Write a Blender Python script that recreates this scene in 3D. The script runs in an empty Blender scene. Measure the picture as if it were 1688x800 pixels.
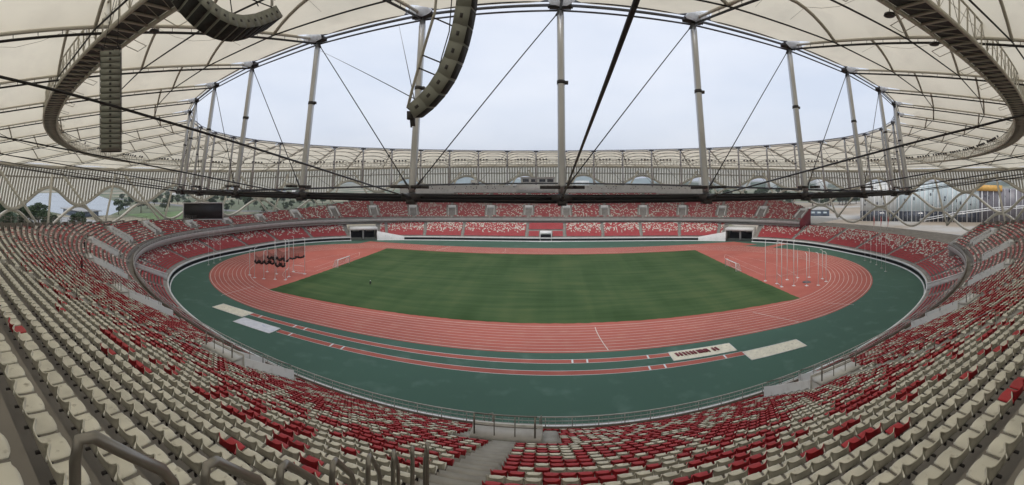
import bpy, math, random
import numpy as np
from mathutils import Vector, Matrix
random.seed(7); RNG = np.random.default_rng(7)
PI = math.pi
sc = bpy.context.scene
COL = sc.collection

# ------------------------------------------------------------------ camera
cam = bpy.data.cameras.new('camera')
cam.type = 'PANO'
cam.panorama_type = 'CENTRAL_CYLINDRICAL'
HF = 1688/677/2
cam.central_cylindrical_range_u_min = -HF
cam.central_cylindrical_range_u_max = HF
cam.central_cylindrical_range_v_min = -505/677
cam.central_cylindrical_range_v_max = 295/677
cam.central_cylindrical_radius = 1.0
cam.clip_start = 0.05; cam.clip_end = 12000
co = bpy.data.objects.new('camera', cam); COL.objects.link(co)
co.location = (0, 0, 27)
co.rotation_euler = (PI/2, 0, (914.6-844)/677)
sc.camera = co

# ------------------------------------------------------------------ sky, sun, exposure
SUN_EL, SUN_ROT = math.radians(58), math.radians(200)
w = bpy.data.worlds.new('World'); sc.world = w; w.use_nodes = True
nt = w.node_tree; nt.nodes.clear()
sky = nt.nodes.new('ShaderNodeTexSky'); sky.sky_type = 'NISHITA'; sky.sun_disc = False
sky.sun_elevation = SUN_EL; sky.sun_rotation = SUN_ROT; sky.air_density = 1.0; sky.dust_density = 4.0; sky.ozone_density = 1.0
mix = nt.nodes.new('ShaderNodeMixRGB'); mix.inputs[0].default_value = 0.86
tc = nt.nodes.new('ShaderNodeTexCoord'); mp = nt.nodes.new('ShaderNodeMapping'); mp.inputs['Scale'].default_value = (1, 1, 3.2)
nz = nt.nodes.new('ShaderNodeTexNoise'); nz.inputs['Scale'].default_value = 2.2; nz.inputs['Detail'].default_value = 5; nz.inputs['Roughness'].default_value = .5
cr = nt.nodes.new('ShaderNodeValToRGB')
cr.color_ramp.elements[0].position = .30; cr.color_ramp.elements[0].color = (5.6, 6.15, 7.2, 1)
cr.color_ramp.elements[1].position = .70; cr.color_ramp.elements[1].color = (7.1, 7.4, 8.1, 1)
bg = nt.nodes.new('ShaderNodeBackground'); bg.inputs[1].default_value = 0.115
ow = nt.nodes.new('ShaderNodeOutputWorld')
L = nt.links.new
L(tc.outputs['Generated'], mp.inputs[0]); L(mp.outputs[0], nz.inputs[0]); L(nz.outputs[0], cr.inputs[0])
L(sky.outputs[0], mix.inputs[1]); L(cr.outputs[0], mix.inputs[2]); L(mix.outputs[0], bg.inputs[0]); L(bg.outputs[0], ow.inputs[0])
sl = bpy.data.lights.new('sun', 'SUN'); sl.energy = 1.0; sl.angle = math.radians(20); sl.color = (1, .96, .9)
so = bpy.data.objects.new('sun', sl); COL.objects.link(so); so.rotation_euler = (PI/2-SUN_EL, 0, -SUN_ROT+PI)
sc.view_settings.view_transform = 'Standard'; sc.view_settings.look = 'None'
sc.view_settings.gamma = 1; sc.view_settings.exposure = 0.30; sc.view_settings.use_curve_mapping = False
sc.cycles.use_denoising = True
sc.cycles.max_bounces = 8; sc.cycles.diffuse_bounces = 4; sc.cycles.transmission_bounces = 4; sc.cycles.transparent_max_bounces = 12

# ------------------------------------------------------------------ materials
def mat(name, col, rough=.7, metal=0, var=.15, scale=.6, bump=0, trans=0, coat=0, stain=None, detail=6, spec=.4, alpha=None, xyz=None):
    m = bpy.data.materials.new(name); m.use_nodes = True
    n = m.node_tree; b = n.nodes['Principled BSDF']; o = n.nodes['Material Output']
    b.inputs['Roughness'].default_value = rough; b.inputs['Metallic'].default_value = metal
    b.inputs['Specular IOR Level'].default_value = spec
    t = n.nodes.new('ShaderNodeTexCoord'); z = n.nodes.new('ShaderNodeTexNoise')
    z.inputs['Scale'].default_value = scale; z.inputs['Detail'].default_value = detail
    src = t.outputs['Object']
    if xyz:
        q = n.nodes.new('ShaderNodeMapping'); q.inputs['Scale'].default_value = xyz
        n.links.new(src, q.inputs[0]); src = q.outputs[0]
    n.links.new(src, z.inputs['Vector'])
    r = n.nodes.new('ShaderNodeValToRGB')
    r.color_ramp.elements[0].position = .3; r.color_ramp.elements[1].position = .7
    r.color_ramp.elements[0].color = (*[c*(1-var) for c in col], 1)
    r.color_ramp.elements[1].color = (*[min(1, c*(1+var)) for c in col], 1)
    n.links.new(z.outputs[0], r.inputs[0]); last = r.outputs[0]
    if stain:
        z2 = n.nodes.new('ShaderNodeTexNoise'); z2.inputs['Scale'].default_value = stain[1]; z2.inputs['Detail'].default_value = 8
        n.links.new(t.outputs['Object'], z2.inputs['Vector'])
        r2 = n.nodes.new('ShaderNodeValToRGB'); r2.color_ramp.elements[0].position = stain[2]; r2.color_ramp.elements[1].position = stain[2]+stain[3]
        n.links.new(z2.outputs[0], r2.inputs[0])
        mx = n.nodes.new('ShaderNodeMixRGB'); mx.inputs[2].default_value = (*stain[0], 1)
        n.links.new(r2.outputs[0], mx.inputs[0]); n.links.new(last, mx.inputs[1]); last = mx.outputs[0]
    n.links.new(last, b.inputs['Base Color'])
    if bump:
        bp = n.nodes.new('ShaderNodeBump'); bp.inputs['Strength'].default_value = bump; bp.inputs['Distance'].default_value = .02
        n.links.new(z.outputs[0], bp.inputs['Height']); n.links.new(bp.outputs[0], b.inputs['Normal'])
    if trans:
        tr = n.nodes.new('ShaderNodeBsdfTranslucent'); n.links.new(last, tr.inputs[0])
        ms = n.nodes.new('ShaderNodeMixShader'); ms.inputs[0].default_value = trans
        n.links.new(b.outputs[0], ms.inputs[1]); n.links.new(tr.outputs[0], ms.inputs[2]); n.links.new(ms.outputs[0], o.inputs[0])
    if alpha is not None: b.inputs['Alpha'].default_value = alpha
    return m
def seat_mat(name, col, dirt):
    # per-seat tone from position, with scuffs
    m = mat(name, col, rough=.5, var=.17, scale=1.9, detail=2, stain=(dirt, 7, .60, .16), spec=.4)
    n = m.node_tree; g = n.nodes.new('ShaderNodeNewGeometry')
    for l in list(n.links):
        if l.from_node.type == 'TEX_COORD': t = l.to_socket; n.links.remove(l); n.links.new(g.outputs['Position'], t)
    return m
M = {}
M['cream'] = seat_mat('cream_plastic', (.66, .635, .54), (.36, .33, .26))
M['red'] = seat_mat('red_plastic', (.42, .026, .034), (.26, .03, .035))
M['concrete'] = mat('stand_concrete', (.27, .25, .225), .85, var=.18, scale=.35, bump=.15, stain=((.17, .155, .14), .9, .5, .3))
M['stair'] = mat('stair_concrete', (.33, .315, .28), .85, var=.15, scale=1.2)
M['white_wall'] = mat('white_wall', (.68, .68, .66), .7, var=.06, scale=.4, stain=((.5, .49, .46), 1.4, .55, .25))
M['grey_wall'] = mat('grey_wall', (.50, .49, .47), .8, var=.08, scale=.5, stain=((.36, .35, .33), 1.1, .52, .3))
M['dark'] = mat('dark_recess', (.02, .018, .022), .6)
M['red_wall'] = mat('red_wall', (.16, .012, .022), .6, var=.15, scale=.3)
M['membrane'] = mat('roof_membrane', (.82, .755, .61), .6, var=.05, scale=.12, trans=.58, stain=((.70, .64, .52), .35, .5, .4))
M['panel'] = mat('facade_panel', (.90, .87, .78), .6, var=.05, scale=.2, trans=.68)
M['rib'] = mat('facade_rib', (.50, .47, .40), .6, var=.08)
M['steel_beige'] = mat('beige_steel', (.56, .53, .46), .5, var=.06, scale=.3)
M['steel_arch'] = mat('arch_steel', (.36, .33, .28), .5, var=.08)
M['steel'] = mat('mast_steel', (.47, .47, .47), .28, metal=.8, var=.10, scale=.8, xyz=(1, 1, .1))
M['rail'] = mat('rail_steel', (.27, .255, .23), .33, metal=.8, var=.08, scale=3)
M['rail_light'] = mat('brushed_rail', (.50, .50, .49), .4, metal=.25, var=.08, scale=2)
M['cable'] = mat('cable_black', (.022, .020, .020), .5)
M['cable_grey'] = mat('cable_grey', (.10, .10, .11), .35, metal=.4)
M['iron'] = mat('node_iron', (.06, .055, .055), .5, metal=.3)
M['catwalk'] = mat('catwalk_steel', (.52, .49, .42), .6, var=.1)
M['grating'] = mat('catwalk_grating', (.085, .085, .085), .7, var=.25, scale=4)
M['speaker'] = mat('speaker_grey', (.27, .275, .235), .6, var=.08, scale=1.5)
M['grille'] = mat('speaker_grille', (.028, .027, .026), .8, var=.3, scale=12)
M['wrap'] = mat('plastic_wrap', (.88, .89, .9), .3, var=.1, scale=3, trans=.5)
M['apron'] = mat('green_apron', (.046, .108, .074), .8, var=.10, scale=.045, stain=((.08, .15, .115), .3, .55, .2), bump=.05)
M['track'] = mat('red_track', (.385, .100, .072), .85, var=.12, scale=.10, stain=((.42, .145, .105), .3, .50, .3), xyz=(.5, 1, 1))
M['line'] = mat('track_line', (.66, .60, .54), .8, var=.1, scale=.8)
M['white'] = mat('white_paint', (.80, .80, .78), .5, var=.04)
M['sand'] = mat('pit_sheet', (.72, .67, .52), .8, var=.1, scale=.8, stain=((.52, .48, .38), 2.5, .58, .1))
M['sheet'] = mat('grey_sheet', (.66, .66, .68), .7, var=.12, scale=.9, stain=((.45, .48, .6), 1.2, .6, .12))
M['glass'] = mat('window_glass', (.05, .055, .07), .1, spec=.8)
M['greenglass'] = mat('green_glass', (.02, .055, .05), .15, var=.3, scale=.4, spec=.8)
M['net_black'] = mat('black_net', (.012, .012, .012), .9, alpha=.8)
M['net_sheer'] = mat('sheer_net', (.03, .02, .02), .9, alpha=.42)
M['net_white'] = mat('white_net', (.7, .7, .7), .9, alpha=.25)
M['screen'] = mat('screen_black', (.016, .015, .015), .5)
M['bark'] = mat('bark', (.09, .065, .045), .9)
M['leaf'] = mat('foliage', (.055, .085, .035), .7, var=.5, scale=.6, trans=.25)
M['soil'] = mat('soil', (.33, .27, .20), .9, var=.2, scale=.02, stain=((.42, .40, .36), .015, .5, .1))
M['road'] = mat('asphalt', (.17, .17, .17), .9, var=.1, scale=.1)
M['roadpale'] = mat('pale_paving', (.34, .34, .33), .9, var=.08, scale=.05)
M['water'] = mat('river_water', (.24, .28, .31), .25, var=.1, scale=.02)
M['lawn'] = mat('lawn', (.11, .17, .06), .9, var=.3, scale=.05)
M['field'] = mat('field', (.105, .125, .065), .9, var=.35, scale=.012, stain=((.30, .26, .18), .01, .5, .08))
M['hill'] = mat('hill_green', (.15, .21, .20), .95, var=.25, scale=.01)
M['mound'] = mat('mound_green', (.045, .07, .035), .95, var=.3, scale=.05)
M['cladding'] = mat('pale_blue_cladding', (.60, .68, .69), .35, var=.12, scale=.06)
M['cladgrey'] = mat('pale_grey_cladding', (.66, .66, .63), .4, var=.12, scale=.08)
M['purple'] = mat('dark_cladding', (.20, .185, .20), .4, var=.2, scale=.1)
M['orange'] = mat('orange_cladding', (.70, .40, .10), .5)
M['bldblue'] = mat('slate_cladding', (.12, .15, .20), .5, var=.3, scale=.2)
M['flagred'] = mat('flag_red', (.65, .03, .03), .6)
M['skin'] = mat('skin', (.45, .28, .2), .6)
M['hair'] = mat('hair', (.01, .01, .01), .6)
M['clothdark'] = mat('dark_cloth', (.02, .02, .025), .8)
M['clothred'] = mat('red_cloth', (.18, .02, .03), .8)
M['clothwhite'] = mat('white_cloth', (.7, .7, .7), .8)

def grass_material():
    m = bpy.data.materials.new('pitch_grass'); m.use_nodes = True
    n = m.node_tree; b = n.nodes['Principled BSDF']; b.inputs['Roughness'].default_value = .9; b.inputs['Specular IOR Level'].default_value = .15
    t = n.nodes.new('ShaderNodeTexCoord')
    def noise(scale, xyz, detail=5):
        q = n.nodes.new('ShaderNodeMapping'); q.inputs['Scale'].default_value = xyz
        z = n.nodes.new('ShaderNodeTexNoise'); z.inputs['Scale'].default_value = scale; z.inputs['Detail'].default_value = detail
        n.links.new(t.outputs['Object'], q.inputs[0]); n.links.new(q.outputs[0], z.inputs['Vector']); return z.outputs[0]
    bands = noise(.16, (1, .05, 1), 3); fine = noise(.5, (.12, 1, 1), 6); blot = noise(.06, (1, 1, 1), 5)
    a = n.nodes.new('ShaderNodeMath'); a.operation = 'ADD'; n.links.new(bands, a.inputs[0]); n.links.new(fine, a.inputs[1])
    c = n.nodes.new('ShaderNodeMath'); c.operation = 'ADD'; n.links.new(a.outputs[0], c.inputs[0]); n.links.new(blot, c.inputs[1])
    d = n.nodes.new('ShaderNodeMath'); d.operation = 'DIVIDE'; d.inputs[1].default_value = 3; n.links.new(c.outputs[0], d.inputs[0])
    r = n.nodes.new('ShaderNodeValToRGB'); e = r.color_ramp.elements
    e[0].position = .40; e[0].color = (.030, .062, .018, 1); e[1].position = .62; e[1].color = (.078, .108, .040, 1)
    k = e.new(.5); k.color = (.048, .086, .030, 1)
    n.links.new(d.outputs[0], r.inputs[0]); n.links.new(r.outputs[0], b.inputs['Base Color'])
    return m
M['grass'] = grass_material()

# ------------------------------------------------------------------ mesh builder
def nrm(v): v = np.asarray(v, float); return v/np.linalg.norm(v)
def sm(x, a, b): t = max(0, min(1, (x-a)/(b-a))); return t*t*(3-2*t)
class MB:
    def __init__(s): s.v = []; s.q = []; s.n = 0; s.mi = []
    def add(s, V, F, mi=0):
        s.v.append(np.asarray(V, float).reshape(-1, 3))
        for f in F: s.q.append([i+s.n for i in f]); s.mi.append(mi)
        s.n += len(s.v[-1]); return s
    def box(s, c, hx, hy, hz, X=(1, 0, 0), Y=(0, 1, 0), Z=(0, 0, 1), mi=0):
        c = np.array(c, float); X, Y, Z = np.array(X, float), np.array(Y, float), np.array(Z, float)
        V = [c+X*hx*a+Y*hy*b+Z*hz*d for a in (-1, 1) for b in (-1, 1) for d in (-1, 1)]
        return s.add(V, [(0, 1, 3, 2), (4, 6, 7, 5), (0, 4, 5, 1), (2, 3, 7, 6), (0, 2, 6, 4), (1, 5, 7, 3)], mi)
    def bar(s, a, b, wd, ht, up=(0, 0, 1), mi=0):
        a, b = np.array(a, float), np.array(b, float); X = b-a; l = np.linalg.norm(X)
        if l < 1e-6: return s
        X /= l; Y = np.cross(up, X); ly = np.linalg.norm(Y); Y = Y/ly if ly > 1e-6 else np.array([0, 1., 0]); Z = np.cross(X, Y)
        return s.box((a+b)/2, l/2, wd/2, ht/2, X, Y, Z, mi)
    def tube(s, pts, r, k=6, cap=True, mi=0, closed=False):
        P = np.array(pts, float); m = len(P); R = np.broadcast_to(np.asarray(r, float), (m,))
        T = np.gradient(P, axis=0) if not closed else (np.roll(P, -1, 0)-np.roll(P, 1, 0))
        T /= np.maximum(np.linalg.norm(T, axis=1), 1e-9)[:, None]
        up = np.array([0, 0, 1.]);
        if abs(T[0][2]) > .9: up = np.array([1., 0, 0])
        rings = []
        A = np.cross(T[0], up); A /= np.linalg.norm(A)
        for i in range(m):
            A = A-T[i]*(A@T[i]); A /= np.linalg.norm(A); B = np.cross(T[i], A)
            ang = np.arange(k)*2*PI/k
            rings.append(P[i]+R[i]*(np.cos(ang)[:, None]*A+np.sin(ang)[:, None]*B))
        F = []
        for i in range(m if closed else m-1):
            j = (i+1) % m
            for a in range(k):
                b = (a+1) % k; F.append((i*k+a, i*k+b, j*k+b, j*k+a))
        if cap and not closed: F.append(tuple(range(k-1, -1, -1))); F.append(tuple((m-1)*k+a for a in range(k)))
        return s.add(np.vstack(rings), F, mi)
    def grid(s, P, wrap=False, mi=0):
        P = np.asarray(P, float); a, b = P.shape[:2]; F = []
        for i in range(a if wrap else a-1):
            for j in range(b-1):
                i2 = (i+1) % a; F.append((i*b+j, i2*b+j, i2*b+j+1, i*b+j+1))
        return s.add(P, F, mi)
    def poly(s, pts, z=None, mi=0):
        P = [(p[0], p[1], z if z is not None else p[2]) for p in pts]
        return s.add(P, [tuple(range(len(P)))], mi)
    def prism(s, pts, off, mi=0):
        P = np.array(pts, float); n = len(P); off = np.array(off, float)
        F = [tuple(range(n-1, -1, -1)), tuple(range(n, 2*n))]+[(i, (i+1) % n, n+(i+1) % n, n+i) for i in range(n)]
        return s.add(np.vstack([P, P+off]), F, mi)
    def blob(s, c, r, mi=0, k=8, m=5):
        c = np.array(c, float); r = np.broadcast_to(r, (3,))
        P = np.array([[[math.sin(PI*j/m)*math.cos(2*PI*i/k), math.sin(PI*j/m)*math.sin(2*PI*i/k), math.cos(PI*j/m)] for j in range(m+1)] for i in range(k)])
        return s.grid(P*r+c, wrap=True, mi=mi)
    def mesh(s, name, mats, smooth=False):
        me = bpy.data.meshes.new(name); V = np.vstack(s.v)
        me.vertices.add(len(V)); me.vertices.foreach_set('co', V.ravel())
        ln = np.array([len(f) for f in s.q]); me.loops.add(int(ln.sum()))
        me.loops.foreach_set('vertex_index', np.concatenate([np.array(f) for f in s.q]).astype(np.int32))
        me.polygons.add(len(ln)); st = np.r_[0, np.cumsum(ln)[:-1]]
        me.polygons.foreach_set('loop_start', st.astype(np.int32)); me.polygons.foreach_set('loop_total', ln.astype(np.int32))
        for m in (mats if isinstance(mats, (list, tuple)) else [mats]): me.materials.append(m)
        me.polygons.foreach_set('material_index', np.array(s.mi, np.int32))
        if smooth: me.polygons.foreach_set('use_smooth', np.ones(len(ln), bool))
        me.update(calc_edges=True); return me
    def build(s, name, mats, parent=None, smooth=False, **kw):
        o = bpy.data.objects.new(name, s.mesh(name, mats, smooth)); COL.objects.link(o)
        if parent is not None: attach(o, parent)
        if kw: tag(o, **kw)
        return o
def world_loc(p):
    l = Vector(p.location)
    while p.parent is not None: l = l+Vector((0, 0, 0)); p = p.parent
    return l
def attach(o, p):
    o.parent = p
    # parents are only ever translated when children are attached, and are either empties or meshes in world coordinates
    if p.type == 'EMPTY' and p.parent is None: o.matrix_parent_inverse = Matrix.Translation(-Vector(p.location))
def tag(o, label=None, cat=None, group=None, kind=None):
    if label: o['label'] = label
    if cat: o['category'] = cat
    if group: o['group'] = group
    if kind: o['kind'] = kind
    return o
def thing(name, label, cat, loc, group=None):
    o = bpy.data.objects.new(name, None); COL.objects.link(o); o.location = [float(c) for c in loc]; o.empty_display_size = .3
    return tag(o, label, cat, group)
ORD = ['', 'first', 'second', 'third', 'fourth', 'fifth', 'sixth', 'seventh', 'eighth', 'ninth', 'tenth', 'eleventh', 'twelfth', 'thirteenth', 'fourteenth', 'fifteenth', 'sixteenth', 'seventeenth', 'eighteenth', 'nineteenth', 'twentieth']
def nth(n):
    if n <= 20: return ORD[n]
    return '%d%s' % (n, {1: 'st', 2: 'nd', 3: 'rd'}.get(n % 10, 'th'))

# ------------------------------------------------------------------ plan curves (metres, camera above the origin, +Y across the pitch)
CY = 111.6
class Curve:
    def __init__(s, cx, a, b, n, ds=.5, bn=None):
        t = np.linspace(0, 2*PI, 6000, endpoint=False); c, q = np.cos(t), np.sin(t)
        P = np.c_[cx+a*np.sign(c)*abs(c)**(2/n), CY+np.where(q < 0, bn or b, b)*np.sign(q)*abs(q)**(2/n)]
        Q = np.vstack([P, P[:1]]); d = np.r_[0, np.cumsum(np.hypot(*np.diff(Q, axis=0).T))]
        s.L = d[-1]; N = int(s.L/ds); s.ss = np.arange(N)*s.L/N; s.N = N; s.cx = cx
        s.P = np.c_[np.interp(s.ss, d, Q[:, 0]), np.interp(s.ss, d, Q[:, 1])]
        T = np.roll(s.P, -3, 0)-np.roll(s.P, 3, 0)
        for _ in range(3): T = np.roll(T, 1, 0)+T+np.roll(T, -1, 0)
        T /= np.hypot(*T.T)[:, None]; s.T = T; s.Nn = np.c_[T[:, 1], -T[:, 0]]
        s.th = np.degrees(np.arctan2(s.P[:, 1]-CY, s.P[:, 0]-cx))
    def _i(s, u, A):
        u = np.asarray(u, float) % s.L; k = u/s.L*s.N; i = np.floor(k).astype(int) % s.N; f = (k-np.floor(k))
        j = (i+1) % s.N; f = f[..., None] if A.ndim > 1 else f
        return A[i]*(1-f)+A[j]*f
    def at(s, u, o=0): return s._i(u, s.P)+np.asarray(o, float)[..., None]*s._i(u, s.Nn) if np.ndim(o) else s._i(u, s.P)+o*s._i(u, s.Nn)
    def nor(s, u): n = s._i(u, s.Nn); return n/np.linalg.norm(n, axis=-1, keepdims=True)
    def tan(s, u): n = s._i(u, s.T); return n/np.linalg.norm(n, axis=-1, keepdims=True)
    def theta(s, u):
        p = s.at(u); return np.degrees(np.arctan2(p[..., 1]-CY, p[..., 0]-s.cx))
    def find(s, x, far): # arc position of the point with this x on the near or far side
        m = np.where((s.P[:, 1] > CY) == far)[0]; return s.ss[m[np.argmin(abs(s.P[m, 0]-x))]]
UP = Curve(-2, 109, 81, 2.4)      # upper tier front
LO = Curve(-3, 101, 65.5, 2.6, bn=69.5)    # lower tier front wall
OUT = Curve(-2, 157, 127, 2.4)    # outer ring
def p3(p, z): return np.array([p[0], p[1], z])
WT = [(-180, 6.5), (-170, 7.4), (-163, 9), (-155, 10.8), (-148, 13), (-139, 16.3), (-132, 19), (-126, 21.4), (-120, 23.7), (-110, 28), (-100, 32), (-90, 34), (-80, 33), (-70, 29), (-60, 25), (-50, 20.5), (-40, 16.8), (-34, 14.8), (-30, 13), (-27, 11.4), (-24, 9), (0, 8), (20, 9.6), (24, 13.5), (28, 15.6), (36, 19), (50, 20.6), (70, 21.2), (110, 21.2), (130, 20.4), (140, 17.4), (149, 12.6), (158, 9.3), (169, 7.2), (176, 6.5), (180, 6.5)]
def Wtop(th): return np.interp(th, [a for a, b in WT], [b for a, b in WT])
GAP = (-25.0, 19.5)
PITCH, RISE, O0, Z0 = .85, .454, .4, 8.0
LPITCH, LRISE, LO0, LZ0, LROWS = .8, .275, .9, 1.55, 16
def upz(k): return np.where(np.asarray(k) > 1, Z0+RISE*np.asarray(k), Z0)*1.0
# aisles
sn = UP.find(-2.35, False); sf = UP.find(-12.3, True)
UA = [(sn+19.6*k, 'near', k) for k in range(-7, 8)]+[(sf-18.0*k, 'far', k) for k in range(-8, 9)]
UA = [(s % UP.L, side, k) for s, side, k in UA]
def ingap(s): t = UP.theta(s); return (t > GAP[0]) & (t < GAP[1])
UA = sorted([a for a in UA if not ingap(a[0])])
VOM_S = [a for a in UA if Wtop(UP.theta(a[0])) > 6]
VO0, VO1 = 3.2, 10.0
def vom_ext(s): # outward reach of the vomitory at aisle s
    return min(VO1, float(Wtop(UP.theta(s)))-.6)

# ------------------------------------------------------------------ ground, apron, pitch, track
g = MB(); g.poly([(-6000, -3000), (6000, -3000), (6000, 7000), (-6000, 7000)], -6.0); g.build('ground', M['field'], kind='structure')
ap = MB(); ap.poly([tuple(p) for p in LO.at(np.linspace(0, LO.L, 240, endpoint=False), .1)], 0.0)
ap.build('running_apron', M['apron'], kind='structure')
TCX = (-53.0, 42.0)
def oval(r, n=40):
    a = np.linspace(-PI/2, PI/2, n); R = np.c_[TCX[1]+r*np.cos(a), CY+r*np.sin(a)]; b = np.linspace(PI/2, 1.5*PI, n)
    return np.vstack([R, np.c_[TCX[0]+r*np.cos(b), CY+r*np.sin(b)]])
t = MB(); t.poly(oval(48), .006); t.poly([(-80, 146.5), (-77, 159.8), (-44, 159.58), (-44, 150)], .010); t.poly([(74.5, 159.8), (80, 149), (50, 146), (36, 158.5), (36, 159.58)], .010)
t.poly([(74, 140), (79, 138), (97, 146), (95, 148.5)], .014)
t.build('running_track', M['track'], kind='structure')
gr = MB(); GE = []
for a, b_ in (((-64, 76.6), (52.2, 76.6)), ((52.2, 76.6), (52.2, 146.6)), ((52.2, 146.6), (-63.4, 146.6)), ((-63.4, 146.6), (-64, 76.6))):
    n_g = int(math.hypot(a[0]-b_[0], a[1]-b_[1])/.9); GE += [(a[0]+(b_[0]-a[0])*q/n_g+random.uniform(-.13, .13), a[1]+(b_[1]-a[1])*q/n_g+random.uniform(-.13, .13)) for q in range(n_g)]
gr.poly(GE, .022); gr.build('grass', M['grass'], kind='structure')
ln = MB()
def ring(r, w=.09, z=.034):
    A, B = oval(r-w/2), oval(r+w/2); n = len(A)
    P = np.stack([np.c_[A, np.full(n, z)], np.c_[B, np.full(n, z)]], 1); ln.grid(P, wrap=True)
for k in range(10): ring(36.6+1.22*k, .12 if k in (0, 9) else .085)
def seg(a, b, w=.1, z=.038):
    a, b = np.array(a, float), np.array(b, float); d = b-a; d /= np.hypot(*d); q = np.array([-d[1], d[0]])*w/2
    ln.poly([a+q, a-q, b-q, b+q], z)
def arc(pts, w=.1, z=.040):
    for a, b in zip(pts[:-1], pts[1:]): seg(a, b, w, z)
arc([(8.4-1.1*math.sin(q*PI/2)*1.0, 64+q*10.3) for q in np.linspace(0, 1, 7)], .13)
seg((-69, 65.3), (-69, 76.6), .12); seg((54.3, 71), (58.5, 65.6), .12); seg((38.5, 73.6), (43.3, 64.2), .12, .042); seg((62, 76), (68, 72), .08)
arc([(-44, 148.2), (-41, 158)], .18, .042); arc([(-50, 147.9), (-49, 152), (-46, 159)], .09, .044); arc([(-19, 148), (-18.2, 152), (-19, 157)], .09, .046)
seg((-77, 150), (36, 148.3), .06, .043); seg((52, 157), (58, 148), .09, .043); seg((60, 148.2), (96, 141), .06, .045)
for x0_, s in ((-66, -1), (56, 1)): # D-area markings
    arc([(x0_+s*10*math.cos(a), 110+22*math.sin(a)) for a in np.linspace(-1.3, 1.3, 14)], .07, .047)
    seg((x0_, 100), (x0_, 128), .07, .049); seg((x0_+s*3, 104), (x0_+s*3, 134), .07, .049); seg((x0_, 100), (x0_+s*16, 93), .07, .051)
    seg((x0_, 128), (x0_+s*3, 134), .07, .053); seg((x0_+s*1.5, 96), (x0_+s*22, 104), .07, .055)
ln.build('track_markings', M['line'], kind='structure')
rw = MB(); lb = MB()
for (xa, xb, ya, yb, bars) in ((-55.3, 17.5, 60.0, 61.25, (-52.9, -44.5, -42.2, 2.6, 4.8, 14.0)), (-45.5, 28.3, 56.35, 57.65, (-42.8, -34.5, -32.4, 13.4, 15.7, 25.1))):
    rw.poly([(xa, ya), (xb, ya), (xb, yb), (xa, yb)], .010)
    for y in (ya, yb): lb.box(((xa+xb)/2, y, .016), (xb-xa)/2, .045, .003)
    for b in bars: lb.box((b, (ya+yb)/2, .021), .14, (yb-ya)/2+.05, .003)
rw.build('running_track', M['track'], kind='structure'); lb.build('runway_markings', M['white'], kind='structure')
def pit(x0, x1, y0, y1, m, label, panels=False, rough=False):
    t = thing('sand_pit', label, 'sand pit', ((x0+x1)/2, (y0+y1)/2, 0), 'long jump pits beside the near straight')
    nx, ny = 40, 14; X = np.linspace(x0, x1, nx); Y = np.linspace(y0, y1, ny); G = np.zeros((nx, ny, 3))
    for i in range(nx):
        for j in range(ny):
            e = min(i, nx-1-i, j, ny-1-j) == 0
            G[i, j] = (X[i]+(random.uniform(-.1, .1) if e and rough else 0), Y[j]+(random.uniform(-.08, .08) if e and rough else 0), .03+(0 if e else random.uniform(.01, .09)))
    b = MB(); b.grid(G); b.build('cover_sheet', m, t, smooth=True)
    k = MB()
    for a, c in (((x0, y0), (x1, y0)), ((x1, y0), (x1, y1)), ((x1, y1), (x0, y1)), ((x0, y1), (x0, y0))): k.bar((*a, .03), (*c, .03), .1, .07)
    k.build('kerb', M['white_wall'], t)
    if panels:
        for q in (0.1, .155, .215, .27, .325, .375, .435, .47, .50, .545, .585, .68, .735):
            c = x0+(x1-x0)*q; d = MB(); d.box((c, (y0+y1)/2+.15, .15), .19, .62, .02, X=nrm((1, .35*random.choice((1, 1, -1)), 0)), Y=nrm((-.2, 1, 0))); d.build('red_panel', M['red_wall'], t)
pit(-64, -55.3, 58.0, 61.3, M['sand'], 'smooth cream covered sand pit at the left end of the inner runway')
pit(-54.8, -45.9, 55.0, 58.1, M['sheet'], 'wrinkled white sheeted sand pit at the left end of the outer runway', rough=True)
pit(17.4, 27.7, 58.3, 61.4, M['sand'], 'sand pit with dark red panels laid on its cream cover', panels=True)
pit(28.2, 38.2, 54.2, 57.4, M['sand'], 'stained cream sand pit with a ragged edge, nearest the right railing', rough=True)

# ------------------------------------------------------------------ grandstands
def sweep(curve, s0, s1, prof, step=1.5, closed=False):
    n = max(2, int(abs(s1-s0)/step)+1); S = np.linspace(s0, s1, n, endpoint=not closed)
    P = curve.at(S); N = curve.nor(S)
    return np.stack([np.c_[P+N*o, np.full(n, z)] for o, z in prof], 1)
# --- lower tier
low = thing('lower_grandstand', 'lower red tier of seating ringing the green apron', 'grandstand', (-3, 177, 0))
prof = [(0, 1.5)]
for k in range(1, LROWS+1):
    z = LZ0+LRISE*k; prof += [(LO0+LPITCH*(k-1), z), (LO0+LPITCH*k, z)]
LTOPZ, LTOPO = LZ0+LRISE*LROWS, LO0+LPITCH*LROWS
prof += [(LTOPO+.02, LTOPZ+.02), (32, LTOPZ+.02)]
TUN = [] # tunnels as (s0,s1) on LO
def lofind(x, far): return LO.find(x, far)
tl0, tl1 = lofind(-76.0, True), lofind(-85.5, True); tr0, tr1 = lofind(81.5, True), lofind(72.0, True)
for a, b in ((tl0, tl1), (tr0, tr1)): TUN.append((min(a, b), max(a, b)))
segs = []; cur = TUN[1][1] if TUN[1][0] > TUN[0][0] else TUN[0][1]
ts = sorted(TUN); ranges = [(ts[1][1], ts[0][0]+LO.L), (ts[0][1], ts[1][0])]
b = MB(); f = MB(); dk = MB(); cb = MB()
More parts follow.
